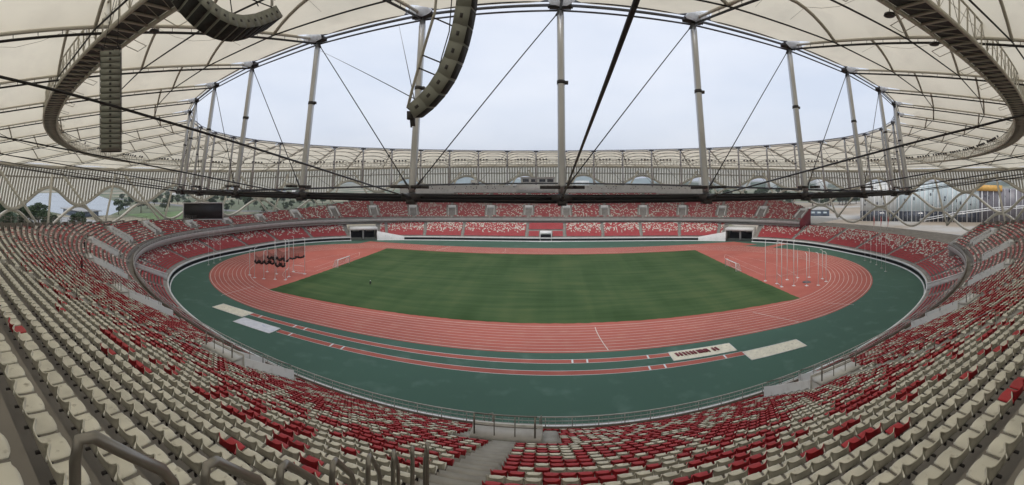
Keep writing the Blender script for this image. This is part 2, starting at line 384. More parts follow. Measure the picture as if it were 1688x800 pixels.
for a, c in ranges:
    b.grid(sweep(LO, a, c, prof), mi=0)
    f.grid(sweep(LO, a, c, [(-.05, 1.12), (-.25, 1.16), (-.25, 1.62), (.15, 1.62), (.15, 1.5)], 1.5))
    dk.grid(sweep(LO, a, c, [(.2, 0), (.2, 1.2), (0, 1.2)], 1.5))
    cb.grid(sweep(LO, a, c, [(-.75, 0), (-.75, .3), (-.45, .3), (-.45, 0)], 1.5))
b.build('terrace', M['concrete'], low); f.build('front_ledge', M['white_wall'], low); dk.build('recessed_wall', M['dark'], low); cb.build('white_kerb', M['white_wall'], low)
LA = [(LO.find(-12.3+18*k, True), k) for k in range(-3, 4)]
sL0 = LO.find(-12.3, True)
LAs = sorted({round((sL0-16.6*k) % LO.L, 2) for k in range(0, int(LO.L/16.6))})
LAs = [s for s in LAs if not any(a-1.5 < s < c+1.5 for a, c in TUN)]
st = MB()
def stair(curve, s, rows, o0, pitch, rise, z0, hw, mb):
    P, N, T = curve.at(s), curve.nor(s), curve.tan(s)
    for k in rows:
        z = z0+rise*k; oc = o0+pitch*(k-1)
        c = P+N*(oc+pitch*.5); mb.box(p3(c, z+.01), hw, pitch/2, .02, X=p3(T, 0), Y=p3(N, 0))
        c = P+N*(oc-.18); mb.box(p3(c, z-rise/2+.01), hw, .18, rise/2*.98-.02, X=p3(T, 0), Y=p3(N, 0))
for s in LAs:
    m_ = MB(); stair(LO, s, range(1, LROWS+1), LO0, LPITCH, LRISE, LZ0, .6, m_); m_.build('aisle_stair', M['stair'], low)
# tunnels
def tunnel(a, c, label, wedge):
    P0, P1 = LO.at(a), LO.at(c); N = nrm(LO.nor((a+c)/2)); T = nrm(P1-P0); wl = np.hypot(*(P1-P0)); mid = (P0+P1)/2
    t = thing('tunnel_entrance', label, 'tunnel', p3(mid, 0), 'vehicle tunnels in the far corners')
    X, Y = p3(T, 0), p3(N, 0)
    m = MB(); m.box(p3(mid+N*5, 4.9), wl/2+.3, 4.2, .55, X, Y); m.build('lintel', M['white_wall'], t)
    for e in (-1, 1):
      m = MB(); m.prism([p3(mid+T*e*(wl/2+.15)+N*-.3, 0), p3(mid+T*e*(wl/2+.15)+N*9.5, 0), p3(mid+T*e*(wl/2+.15)+N*9.5, 5.4), p3(mid+T*e*(wl/2+.15)+N*.9, 4.4), p3(mid+T*e*(wl/2+.15)+N*-.3, 1.6)], X*.25*e); m.build('side_wall', M['grey_wall'], t)
    m = MB(); m.box(p3(mid+N*9, 2.4), wl/2, .1, 2.4, X, Y); m.build('shadowed_back', M['dark'], t)
    m = MB(); m.box(p3(mid+N*4, 2.2), .35, .35, 2.2, X, Y); m.build('column', M['white_wall'], t)
    for q in (-.3, .25):
        m = MB(); m.box(p3(mid+N*8.4+T*wl*q, 3.4), wl*.14, .06, .5, X, Y); m.build('shutter_panel', M['grey_wall'], t)
    # long white wedge wall beside it
    e = wedge; s_, s2 = (a, a-12) if e < 0 else (c, c+12)
    S = np.linspace(s_, s2, 8); PP = LO.at(S)-LO.nor(S)*.3
    G = np.stack([np.c_[PP, np.zeros(8)], np.c_[PP, np.interp(np.arange(8), [0, 7], [3.9, 1.6])], np.c_[PP+LO.nor(S)*.9, np.interp(np.arange(8), [0, 7], [3.9, 1.6])]], 1)
    m = MB(); m.grid(G); m.build('wing_wall', M['white_wall'], t)
a, c = ts[0] if LO.at(ts[0][0])[0] < 0 else ts[1]; tunnel(a, c, 'dark vehicle tunnel in the far left corner under a white lintel', -1)
a, c = ts[0] if LO.at(ts[0][0])[0] > 0 else ts[1]; tunnel(a, c, 'dark vehicle tunnel in the far right corner under a white lintel', 1)
for x_, y_, lb_ in ((-84.0, 60.5, 'sloping white barrier wall across the lower tier in the left curve'), (72.5, 59.0, 'sloping white barrier wall across the lower tier in the right curve')):
    s_ = LO.ss[np.argmin(np.hypot(LO.P[:, 0]-x_, LO.P[:, 1]-y_))]; P, N, T = LO.at(s_), LO.nor(s_), LO.tan(s_); t = thing('barrier_wall', lb_, 'wall', p3(P, 1.5), 'barrier walls in the lower tier')
    m = MB(); m.prism([p3(P+N*o, z) for o, z in ((.1, 1.4), (.1, 3.0), (13.6, 7.4), (13.6, 5.6))], p3(T, 0)*.25); m.build('wall', M['white_wall'], t)
    m = MB(); m.bar(p3(P+N*0+T*.12, 3.08), p3(P+N*13.7+T*.12, 7.48), .4, .12); m.build('coping', M['white'], t)
# players' entrance
pe = thing('player_entrance', 'small white roofed entrance with a black opening, centre of the far stand', 'entrance', (-3.9, 177, 0))
yb = 177.0
m = MB(); m.box((-3.9, yb+1.8, 4.0), 2.5, 2.0, .22); m.box((-3.9, yb-.25, 3.6), 2.5, .08, .5); m.build('roof', M['white'], pe)
m = MB(); m.box((-3.9, yb+2.2, 1.9), 2.4, 1.7, 1.88); m.build('opening', M['dark'], pe)
for x_ in (-6.3, -1.5): m = MB(); m.box((x_, yb+1.6, 1.9), .12, 1.95, 1.9); m.build('side_wall', M['white_wall'], pe)
m = MB(); m.bar((-12.5, yb-.7, .02), (-7, yb-1.4, .02), .25, .3); m.bar((-7, yb-1.4, .02), (-.8, yb-1.4, .02), .25, .3); m.bar((-.8, yb-1.4, .02), (4.5, yb-.7, .02), .25, .3); m.build('kerb', M['white_wall'], pe)

# --- upper tier
up = thing('upper_grandstand', 'upper tier of cream and red seating wrapping round the bowl', 'grandstand', (-2, 31, 0))
ug0, ug1 = [UP.ss[np.argmin(abs(UP.th-t))] for t in GAP]   # gap edges in arc length
US0, US1 = ug1, ug0 if ug0 > ug1 else ug0+UP.L             # sweep from far right, round by the left, to near right
nS = int((US1-US0)/1.25); SS = np.linspace(US0, US1, nS+1); Wt = Wtop(UP.theta(SS))
PP, NN = UP.at(SS), UP.nor(SS)
KM = np.floor((Wt-O0)/PITCH).astype(int)
b = MB(); wl = MB(); fn = MB(); bkw = MB()
def q4(i, o0, z0, o1, z1, mb, o0b=None, o1b=None):
    V = [p3(PP[i]+NN[i]*o0, z0), p3(PP[i+1]+NN[i+1]*o0, z0), p3(PP[i+1]+NN[i+1]*o1, z1), p3(PP[i]+NN[i]*o1, z1)]
    mb.add(V, [(0, 1, 2, 3)])
def floor_quads(i, o0, o1, z, s): q4(i, o0, z, o1, z, b)
for i in range(nS):
    k1 = KM[i]
    q4(i, 0, Z0, O0, Z0, b)
    for k in range(1, k1+1):
        o = O0+PITCH*(k-1); z = upz(k)
        if k > 1: q4(i, o, upz(k-1), o, z, b)
        q4(i, o, z, o+PITCH, z, b)
    ot, zt = O0+PITCH*k1, upz(k1)
    q4(i, ot, zt, ot, zt+1.0, wl); q4(i, ot, zt+1.0, ot+.25, zt+1.0, wl); q4(i, ot+.25, zt+1.0, ot+.25, LTOPZ, wl)
    # side closing faces where the row count changes
    if i+1 < nS and KM[i+1] != k1:
        ka, kb = sorted((k1, KM[i+1])); P, N = PP[i+1], NN[i+1]
        oa, ob = O0+PITCH*ka, O0+PITCH*kb
        wl.add([p3(P+N*oa, upz(ka)), p3(P+N*(ob+.25), upz(ka)), p3(P+N*(ob+.25), upz(kb)+1), p3(P+N*oa, upz(ka+1)+1)], [(0, 1, 2, 3)])
b.build('terrace', M['concrete'], up); wl.build('back_wall', mat('back_wall_concrete', (.22, .205, .18), .85, var=.12, scale=.5), up)
m = MB(); m.grid(sweep(UP, US0, US1, [(-.3, 8.36), (-.36, 7.15), (0, 7.1), (17, 7.1)], 1.25)); m.build('fascia', M['grey_wall'], up)
m = MB(); m.grid(sweep(UP, US0, US1, [(0, Z0), (0, 8.45), (-.12, 8.45), (-.12, 8.36), (-.3, 8.36)], 1.25)); m.build('parapet', mat('shaded_parapet', (.15, .125, .105), .85, var=.12, scale=.6), up)  # inner face's shade, turned away from the light, is put into this brown
# wall at the back of the concourse
def midwall(s0, s1, m, name):
    k = MB(); k.grid(sweep(UP, s0, s1, [(2.4, LTOPZ-.3), (2.4, 7.1)], 1.5)); k.build(name, m, up)
gA, gB = UP.find(32, True), UP.find(-38, True)
midwall(US0, gA, M['red_wall'], 'concourse_wall'); midwall(gA, gB, M['greenglass'], 'glass_wall'); midwall(gB, US1, M['red_wall'], 'concourse_wall')
for s in np.arange(gA, gB, 2.4): k = MB(); k.box(p3(UP.at(s, 2.3), 6.5), .07, .07, .65); k.build('window_post', M['cable_grey'], up)
# end walls at the opening
for s, m_, e in ((US0, M['red_wall'], 1), (US1, M['grey_wall'], -1)):
    P, N, T = UP.at(s), UP.nor(s), UP.tan(s); k1 = KM[0] if e > 0 else KM[-1]
    pts = [(0, LTOPZ-.8), (0, 8.36), (.3, 8.36), (O0, 8.9)]+[(O0+PITCH*k1, upz(k1)+1), (O0+PITCH*k1+.25, upz(k1)+1), (O0+PITCH*k1+.25, LTOPZ-.8)]
    k = MB(); k.prism([p3(P+N*o, z) for o, z in pts], -p3(T, 0)*.4*e); k.build('end_wall', m_, up)
# gap: open concourse with a railing
gp = MB(); gs0, gs1 = US1-UP.L if US1 > UP.L else US1, US0
gp.grid(sweep(UP, gs0, gs1, [(1.5, LTOPZ+.03), (1.5, LTOPZ+.9), (1.8, LTOPZ+.9), (1.8, LTOPZ+.06), (46, LTOPZ+.06)], 2)); gp.build('open_concourse', M['grey_wall'], low)
def fence(curve, s0, s1, of, zf, step, h, name, label, cat, m=M['rail'], bars=0, r=.03, top=.04, group=None, rails=(1.0, .55)):
    n = max(2, int(abs(s1-s0)/step)+1); S = np.linspace(s0, s1, n)
    of_ = of(S) if callable(of) else np.full(n, of); zf_ = zf(S) if callable(zf) else np.full(n, zf)
    P = curve.at(S)+curve.nor(S)*of_[:, None]
    t = thing(name, label, cat, p3(P[n//2], zf_[n//2]), group)
    k = MB()
    for i in range(n): k.tube([p3(P[i], zf_[i]), p3(P[i], zf_[i]+h)], r, 5)
    k.build('posts_row', m, t)['kind'] = 'stuff'
    for q in rails:
        k = MB(); k.tube([p3(P[i], zf_[i]+h*q) for i in range(n)], top if q == 1.0 else r*.8, 5); k.build('handrail' if q == 1.0 else 'lower_rail', m, t)
    if bars:
        k = MB()
        for i in range(n-1):
            for j in range(bars):
                f_ = (j+.5)/bars; p = P[i]*(1-f_)+P[i+1]*f_; z = zf_[i]*(1-f_)+zf_[i+1]*f_; k.tube([p3(p, z+.08), p3(p, z+h)], .012, 3, cap=False)
        k.build('balusters', m, t)['kind'] = 'stuff'
    return t
fence(UP, gs0, gs1, 1.65, LTOPZ+.9, 2.0, 1.0, 'concourse_railing', 'grey railing along the open concourse in the right corner', 'railing', bars=4)
nr0, nr1 = UP.L*.5, US1
fence(UP, nr0, nr1, -.15, 8.36, 2.0, .78, 'tier_railing', 'steel railing on the parapet of the near upper tier, above the green apron', 'railing', m=M['rail_light'], rails=(1.0, .62, .3), r=.035, top=.05, bars=4)
th_of = lambda S: UP.theta(S)
kf = lambda S: np.floor((Wtop(UP.theta(S))-O0)/PITCH)
sA, sB = UP.ss[np.argmin(abs(UP.th-158))], UP.ss[np.argmin(abs(UP.th+112))]
fence(UP, sA, sB, lambda S: O0+PITCH*kf(S)+.6, lambda S: upz(kf(S))+.9, 2.0, 1.15, 'top_fence', 'thin barred fence along the top of the left stand', 'fence', bars=5)
sC, sD = UP.ss[np.argmin(abs(UP.th+48))], US1
fence(UP, sC, sD, lambda S: O0+PITCH*kf(S)+.6, lambda S: upz(kf(S))+.9, 2.0, 1.15, 'top_fence', 'thin barred fence along the top of the right stand', 'fence', bars=5)

# stairs in the upper aisles
HWC = .64
for s, side, k in UA:
    kmx = int(kf(np.array([s]))[0]); hw = HWC if (side == 'near' and k == 0) else .6
    ve = vom_ext(s)
    rows = [r for r in range(1, kmx+1) if not (O0+PITCH*(r-1) > VO0-.6 and O0+PITCH*r < ve+.6)]
    P, N, T = UP.at(s), UP.nor(s), UP.tan(s)
    for grp in ([r for r in rows if 1 < r < 6], [r for r in rows if r >= 6]):
        if grp: m_ = MB(); stair(UP, s, grp, O0, PITCH, RISE, Z0, hw, m_); m_.build('aisle_stair', M['stair'], up)
    for e in (-1, 1):
        m_ = MB()
        for r in range(1, kmx+1):  # side steps round the vomitory
            if r in rows: continue
            z = upz(r); oc = O0+PITCH*(r-1)
            for (oo, zz, hh) in ((oc+PITCH/2, z+.01, .02), (oc-.18, z-RISE/2+.01, RISE/2-.02)):
                m_.box(p3(P+N*oo+T*e*2.2, zz), .42, PITCH/2 if hh < .03 else .18, hh, X=p3(T, 0), Y=p3(N, 0))
        if m_.n: m_.build('side_stair', M['stair'], up)

# vomitories
def vomitory(s, side, k):
    P, N, T = UP.at(s), UP.nor(s), UP.tan(s); X, Y = p3(T, 0), p3(N, 0); ve = vom_ext(s)
    if side == 'near':
        lab = 'concrete stairwell box with railing, straight below the camera' if k == 0 else 'white walled near stairwell box, %s to the %s of the central one' % (nth(abs(k)), 'left' if k < 0 else 'right')
    else: lab = 'small white far stairwell box, %s' % ('just left of the centre mast' if k == 0 else '%s to the %s of the one by the centre mast' % (nth(abs(k)), 'right' if k > 0 else 'left'))
    t = thing('stairwell_box', lab, 'stairwell', p3(P+N*(VO0+ve)/2, Z0), 'stairwell boxes of the upper tier')
    zt = Z0+RISE*math.floor((ve-O0)/PITCH)+.7; zf = Z0+.2; hw = 1.62
    for e in (-1, 1):
        m = MB(); pts = [(VO0, Z0-.3), (ve, Z0-.3), (ve, zt-.002), (ve-.95, zt-.002), (ve-1.3, zt-.12), (VO0, Z0+.534*(VO0-O0)+(1.35 if (side, k) != ('near', 0) else .35))]
        m.prism([p3(P+N*o+T*e*hw, z) for o, z in pts], X*.16*e); m.build('side_wall', M['white_wall'], t)
    m = MB(); m.box(p3(P+N*(ve-.47), zt+.10), hw+.2, .52, .1, X, Y); m.build('roof_slab', M['grey_wall'] if (side, k) == ('near', 0) else M['white_wall'], t)
    m = MB(); m.prism([p3(P+N*(ve+.02)+T*a, z) for a, z in ((-hw-.15, zt), (hw+.15, zt), (hw+.15, zt-.5), (hw-.1, zt-.5), (hw-.8, zt-.28), (-hw+.8, zt-.28), (-hw+.1, zt-.5), (-hw-.15, zt-.5))], Y*.12); m.build('rear_beam', M['grey_wall'], t)
    m = MB(); m.box(p3(P+N*(ve-1.05), zt-.45), hw+.25, .06, .75, X, Y); m.build('front_panel', M['white_wall'], t)
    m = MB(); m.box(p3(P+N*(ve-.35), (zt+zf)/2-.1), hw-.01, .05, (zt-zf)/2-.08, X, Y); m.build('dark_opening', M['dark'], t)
    m = MB(); m.box(p3(P+N*(VO0+ve)/2, Z0+.27), hw-.01, (ve-VO0)/2, .05, X, Y); m.build('floor', M['stair'], t)
    # railing on the roof edge
    h = 1.05; m = MB(); c = p3(P+N*(ve-.15), zt+.2)
    for a in (-1, -.36, .30, .93): m.tube([c+X*a*hw, c+X*a*hw+(0, 0, h)], .05 if abs(a) > .9 else .028, 7)
    m.build('post_set', M['rail'], t)['kind'] = 'stuff'
    m = MB()
    for q in (1.0, .45):
        m.tube([c-X*hw+(0, 0, h*q), c+X*hw+(0, 0, h*q)], .035 if q == 1 else .02, 6)
    m.build('handrail', M['rail'], t)
    for e in (-1, 1):
        m = MB(); p = [p3(P+N*o+T*e*hw, Z0+.534*(o-O0)+1.7) for o in (VO0+.2, ve-3.2)]
        m.tube(p, .03, 5)
        for q in (0, .5, 1): b_ = p[0]*(1-q)+p[1]*q; m.tube([b_-(0, 0, .8), b_], .022, 5)
        m.build('side_rail', M['rail'], t)
for a in VOM_S: vomitory(*a)

# ------------------------------------------------------------------ seats
def seat_grid(nu, nv):
    """shell of one seat: origin at the rear middle on the tread, facing -Y, returns (top, bottom) grids"""
    prof = [(-.388, .368), (-.40, .390), (-.378, .405), (-.30, .402), (-.18, .394), (-.075, .396), (-.035, .418), (-.018, .46), (-.006, .52), (.004, .585), (.020, .597), (.030, .578)]
    U = np.linspace(-1, 1, nu); V = np.linspace(0, 1, nv)
    pk = np.linspace(0, 1, len(prof)); py = np.interp(V, pk, [p[0] for p in prof]); pz = np.interp(V, pk, [p[1] for p in prof])
    G = np.zeros((nu, nv, 3))
    for j in range(nv):
        back = sm(pz[j], .40, .56) if py[j] > -.1 else 0
        hwid = .235 if py[j] > -.3 else .235-.030*((-.30-py[j])/.12)**2
        hwid = hwid*.91 if back == 0 else .214+.028*back
        for i, u in enumerate(U):
            x = u*hwid; y = py[j]-back*.075*abs(u)**2.6; z = pz[j]
            z += back*(.045*abs(u)**5+.010*math.cos(u*PI)) if back else .010*abs(u)**3-.005
            if py[j] < -.38: y += .055*abs(u)**3
            G[i, j] = (x, y, z)
    return G
def seat_mesh(nu, nv, thick):
    m = MB(); G = seat_grid(nu, nv)
    if not thick: m.grid(G); return m
    # thickness along normals
    dx = np.gradient(G, axis=0); dy = np.gradient(G, axis=1); n = np.cross(dx, dy); n /= np.maximum(np.linalg.norm(n, axis=2), 1e-9)[..., None]
    if n[nu//2, nv//4, 2] < 0: n = -n
    B = G-n*.016
    B[0] = G[0]-n[0]*.010+np.array([-.006, 0, -.016]); B[-1] = G[-1]-n[-1]*.010+np.array([.006, 0, -.016])
    a, b_ = nu, nv; V = np.vstack([G.reshape(-1, 3), B.reshape(-1, 3)]); F = []; q = a*b_
    for i in range(a-1):
        for j in range(b_-1):
            f = (i*b_+j, (i+1)*b_+j, (i+1)*b_+j+1, i*b_+j+1); F.append(f); F.append(tuple(q+x for x in f[::-1]))
    for j in range(b_-1):
        F.append((j, j+1, q+j+1, q+j)); F.append(((a-1)*b_+j+1, (a-1)*b_+j, q+(a-1)*b_+j, q+(a-1)*b_+j+1))
    for i in range(a-1):
        F.append(((i+1)*b_, i*b_, q+i*b_, q+(i+1)*b_)); F.append((i*b_+b_-1, (i+1)*b_+b_-1, q+(i+1)*b_+b_-1, q+i*b_+b_-1))
    m.add(V, F); return m
hi = seat_mesh(11, 16, True); mid = seat_mesh(7, 10, True)
def simple_seat():
    m = MB(); s_ = [(-.41, .36), (-.40, .40), (-.06, .40), (0, .64)]
    G = np.array([[(-.225, y, z) for y, z in s_], [(0, y+(0.04 if i == 3 else 0), z-(.03 if i == 3 else 0)) for i, (y, z) in enumerate(s_)], [(.225, y, z) for y, z in s_]]); G[0, 3, 1] -= .05; G[2, 3, 1] -= .05
    m.grid(G); return m
lowp = simple_seat()
def seat_rows(curve, k, oc, z, aisles, ex):
    """seat places of one row: position, inward normal, arc position"""
    res = []; A = sorted(aisles); n = len(A)
    for i in range(n):
        a = A[i]; c = A[(i+1) % n]+(curve.L if i == n-1 else 0)
        S = np.linspace(a, c, max(3, int((c-a)/.5))); P = curve.at(S, 0)+curve.nor(S)*oc
        cl = np.r_[0, np.cumsum(np.hypot(*np.diff(P, axis=0).T))]
        h0, h1 = ex(a, oc), ex(c % curve.L, oc); ln_ = cl[-1]-h0-h1; cnt = int(ln_/.5)
        if cnt < 1: continue
        pos = h0+(ln_-cnt*.5)/2+.25+.5*np.arange(cnt); s_ = np.interp(pos, cl, S)
        for j, q in enumerate(s_): res.append((q % curve.L, i, j, cnt))
    return res
vset = {round(a[0], 3) for a in VOM_S}
def exU(a, oc):
    hw = HWC if abs((a-sn+UP.L/2) % UP.L-UP.L/2) < .5 else .68
    if round(a, 3) in vset and VO0-.5 < oc < vom_ext(a)+.6: return 2.7
    return hw
seats = [] # (x,y,z,nx,ny,colour,tier,row,section,idx,count)
UAs = [a[0] for a in UA]
UAq = sorted(UAs)
kmax = int(max(KM))
def noise1(seed, x): # smooth 1-D noise
    i = math.floor(x); f = x-i; f = f*f*(3-2*f)
    h = lambda n: (math.sin(n*127.1+seed*311.7)*43758.5453) % 1
    return h(i)*(1-f)+h(i+1)*f
for k in range(2, kmax+1):
    oc = O0+PITCH*k-.16; z = upz(k)
    for (q, i, j, cnt) in seat_rows(UP, k, oc, z, UAq, exU):
        if ingap(q) : continue
        th = float(UP.theta(q)); 
        if k > math.floor((Wtop(th)-O0)/PITCH)-0: continue
        p = UP.at(q)+UP.nor(q)*oc; n = UP.nor(q)
        near = p[1] < 75
        if near:
            nf = sm(abs(p[1]-75), 0, 25)
            pc = .375+nf*(.01+.14*sm(k, 14, 23)+.40*sm(k, 23, 31))
            v = .56*random.random()+.26*noise1(k//2, q/1.3)+.18*noise1(k+50, q/.7)
            c = 0 if (v-.5)*1.42+.5 < pc else 1
        else: c = 0 if random.random() < .26 else 1
        seats.append((p[0], p[1], z, n[0], n[1], c, 0, k, i, j, cnt))
def exL(a, oc): return .62
VIP = (LO.find(4.0, True), LO.find(-13.0, True))
tun2 = [(a-1.2, c+1.2) for a, c in TUN]
for k in range(1, LROWS+1):
    oc = LO0+LPITCH*k-.16; z = LZ0+LRISE*k
    for (q, i, j, cnt) in seat_rows(LO, k, oc, z, LAs, exL):
        if any(a-.6 < q < c+.6 for a, c in tun2): continue
        p = LO.at(q)+LO.nor(q)*oc; n = LO.nor(q)
        if p[1] < 41 and abs(p[0]) < 30: continue
        if abs(p[0]+3.9) < 2.9 and p[1] > 170 and k < 7: continue
        if VIP[0] < q < VIP[1] and k in (7, 8): continue
        pc = 0 if k <= 4 else .06+.30*sm(k, 4, 9)
        if VIP[0] < q < VIP[1]: pc = 0
        c = 0 if random.random() < pc else 1
        seats.append((p[0], p[1], z, n[0], n[1], c, 1, k, i, j, cnt))
S_ = np.array(seats, float)
rel = S_[:, :3]-np.array([0, 0, 27]); hd = np.hypot(rel[:, 0], rel[:, 1]); dist = np.linalg.norm(rel, axis=1)
az = np.arctan2(rel[:, 0], rel[:, 1])+(914.6-844)/677
dep = -(rel[:, 2]+.45)/hd
inview = (abs(az) < HF+.02*1.5) & (dep < .76)
fully = (abs(az) < HF) & (dep < .745)
# drop seats behind the camera that no side-step view could see
keep = (abs(az) < HF+.25) & ~((S_[:, 1] < 2.0) & (dist < 60) & (S_[:, 6] == 0) & (hd < 1.1))
order = np.argsort(dist+np.where(fully, 0, 1e6)); near300 = set(order[:300].tolist())
me_hi = {0: hi.mesh('seat_shell', M['cream'], True), 1: hi.mesh('seat_shell', M['red'], True)}
bk = MB()
bk.box((0, -.12, .37), .02, .14, .012); bk.box((0, -.14, .30), .02, .02, .07); bk.tube([(-.245, -.12, .355), (.245, -.12, .355)], .014, 6)
me_bk = bk.mesh('seat_bracket', M['iron'])
secname = {}
first = {}
for idx in order[:300]:
    x, y, z, nx, ny, c, tier, k, sec, j, cnt = seats[idx]
    a = UAq[int(sec)]; mid_s = (a-sn+UP.L/2) % UP.L-UP.L/2
    # section left edge is at aisle a (arc grows left to right on the near side)
    if c not in first:
        o = bpy.data.objects.new('stadium_seat', me_hi[c]); COL.objects.link(o)
        br = bpy.data.objects.new('bracket', me_bk); COL.objects.link(br); br.parent = o
        first[c] = (o, br)
    else:
        o = first[c][0].copy(); COL.objects.link(o); br = first[c][1].copy(); COL.objects.link(br); br.parent = o
    o.location = (x, y, z); o.rotation_euler = (random.uniform(-.012, .012), 0, math.atan2(ny, nx)-PI/2+random.uniform(-.02, .02))
    n_ais = round(mid_s/19.6)
    if n_ais >= 0: num, side, an = int(j)+1, 'right', n_ais
    else: num, side, an = int(cnt-j), 'left', -(n_ais+1)
    where = 'the aisle below the camera' if an == 0 else 'the %s %s aisle' % ('nearest' if an == 1 else nth(an), side)
    tag(o, '%s seat in row %d above the railing, %s %s of %s' % ('cream' if c == 0 else 'red', int(k), nth(num), side, where), 'seat', 'cream and red seats of the near upper tier')
# remaining seats in one mass
rest = [i for i in range(len(seats)) if i not in near300 and keep[i]]
def arrs(mb): return np.vstack(mb.v), mb.q
def mass(name, groups, label):
    Vs, Ls, Ts, Ms = [], [], [], []; off = 0; smooths = []
    for mb, ids in groups:
        if not ids: continue
        V, Q = arrs(mb); nv = len(V); Qa = np.array(Q, np.int64)
        A = S_[ids]; jit = RNG.uniform(-.02, .02, len(ids)); ang = np.arctan2(A[:, 4], A[:, 3])-PI/2+jit; ca, sa = np.cos(ang), np.sin(ang)
        X = V[None, :, 0]*ca[:, None]-V[None, :, 1]*sa[:, None]+A[:, 0:1]; Y = V[None, :, 0]*sa[:, None]+V[None, :, 1]*ca[:, None]+A[:, 1:2]; Z = V[None, :, 2]+A[:, 2:3]
        Vs.append(np.stack([X, Y, Z], 2).reshape(-1, 3))
        F = (Qa[None]+(np.arange(len(ids))*nv)[:, None, None]+off).reshape(-1, 4); Ls.append(F); Ms.append(np.repeat(A[:, 5].astype(np.int32), len(Q)))
        off += nv*len(ids)
    V = np.vstack(Vs); F = np.vstack(Ls); mi = np.concatenate(Ms)
    me = bpy.data.meshes.new(name); me.vertices.add(len(V)); me.vertices.foreach_set('co', V.ravel())
    me.loops.add(F.size); me.loops.foreach_set('vertex_index', F.ravel().astype(np.int32))
    me.polygons.add(len(F)); me.polygons.foreach_set('loop_start', (np.arange(len(F))*4).astype(np.int32)); me.polygons.foreach_set('loop_total', np.full(len(F), 4, np.int32))
    me.materials.append(M['cream']); me.materials.append(M['red']); me.polygons.foreach_set('material_index', mi); me.polygons.foreach_set('use_smooth', np.ones(len(F), bool))
    me.update(calc_edges=True); o = bpy.data.objects.new(name, me); COL.objects.link(o); return tag(o, label, 'seats', kind='stuff')
g1 = [i for i in rest if dist[i] < 22 and inview[i]]; s1 = set(g1)
g2 = [i for i in rest if i not in s1 and dist[i] < 62]; s2 = set(g2)
g3 = [i for i in rest if i not in s1 and i not in s2]
mass('stadium_seats', [(hi, g1), (mid, g2), (lowp, g3)], 'thousands of cream and red plastic seats filling both tiers')
print('SEATS', len(seats), len(g1), len(g2), len(g3))

# VIP area and far details
vp = MB()
for k in (9, 10, 11, 12):
    pass
# aisle handrails
def aisle_rail(x0, y0, x1, y1, zf0, zf1, label, r=.024, h=1.0, zt=None):
    t = thing('aisle_handrail', label, 'handrail', (x0, y0, zf0), 'steel handrails standing in the aisles')
    a, b_ = np.array([x0, y0, zf0+h if zt is None else zt[0]]), np.array([x1, y1, zf1+h if zt is None else zt[1]]); d = nrm(b_-a); pts = [np.array([x0, y0, zf0])]
    q = .09
    pts += [a-(0, 0, q*1.6), a-(0, 0, q*.5)+d*q*.25, a+d*q*1.2]
    pts += [b_-d*q*1.2, b_-(0, 0, q*.5)-d*q*.25, b_-(0, 0, q*1.6), np.array([x1, y1, zf1])]
    m = MB(); m.tube(pts, r, 12); m.build('bent_pipe', M['rail'], t, smooth=True)
    for p in (pts[0], pts[-1]): m = MB(); m.tube([p, p+(0, 0, .012)], r*2.2, 12); m.build('base_flange', M['rail'], t)
def zrow(y, x=0): # tread height near the camera at this y
    P = np.array([x, y]); k = np.argmin(np.hypot(*(UP.P-P).T)); o = (P-UP.P[k])@UP.Nn[k]; kk = math.ceil((o-O0)/PITCH); return upz(kk)
hx = -1.55
ys = [.66, 1.36, 1.98, 2.62, 3.25, 3.85, 4.45, 5.05]
for i, y in enumerate(ys):
    y2 = y+.52
    lab = ['topmost bent steel handrail of the aisle below the camera', 'second bent steel handrail down the aisle below the camera'][i] if i < 2 else '%s bent steel handrail down the aisle below the camera' % nth(i+1)
    aisle_rail(hx-.01*i, y, hx-.04*i, y2, zrow(y)+.0, zrow(y2), lab, r=.026 if i < 2 else .024, zt=(26.34-.54*y, 26.30-.60*y2))
for an, side in ((-1, 'left'), (1, 'right')):
    s = (sn+19.6*an) % UP.L; P, N = UP.at(s), UP.nor(s)
    for i, o in enumerate((13.0, 15.2, 17.4, 19.6)):
        a, b_ = P+N*(o+1.5), P+N*o
        aisle_rail(a[0], a[1], b_[0], b_[1], Z0+RISE*math.ceil((o+1.5-O0)/PITCH), Z0+RISE*math.ceil((o-O0)/PITCH), '%s steel handrail up from the stairwell box in the next aisle %s' % (nth(i+1), side))

# scoreboard
sb = thing('scoreboard', 'large black scoreboard with a pale frame on top of the left stand', 'scoreboard', (-116, 101, 11.8))
SP = np.array([-116.2, 100.8]); SX = nrm((.60, .80)); nI = np.array([SX[1], -SX[0]])
if nI@(np.array([0, 111.])-SP) < 0: nI = -nI
X, Y = p3(SX, 0), p3(nI, 0); cz = 14.9
m = MB(); m.box(p3(SP+nI*.3, cz), 7.2, .1, 2.9, X, Y); m.build('display', M['screen'], sb)
m = MB()
for e in (-1, 1): m.box(p3(SP+nI*.2, cz)+X*7.4*e, .2, .3, 3.3, X, Y); m.box(p3(SP+nI*.2, cz+3.1*e), 7.2, .3, .2, X, Y)
m.box(p3(SP-nI*.4, cz), 7.2, .25, 2.9, X, Y); m.build('frame', M['grey_wall'], sb)
for e in (-.7, .7): m = MB(); m.box(p3(SP-nI*1.2, 9)+X*7*e, .25, .25, 5.5, X, Y); m.build('support_column', M['steel_beige'], sb)

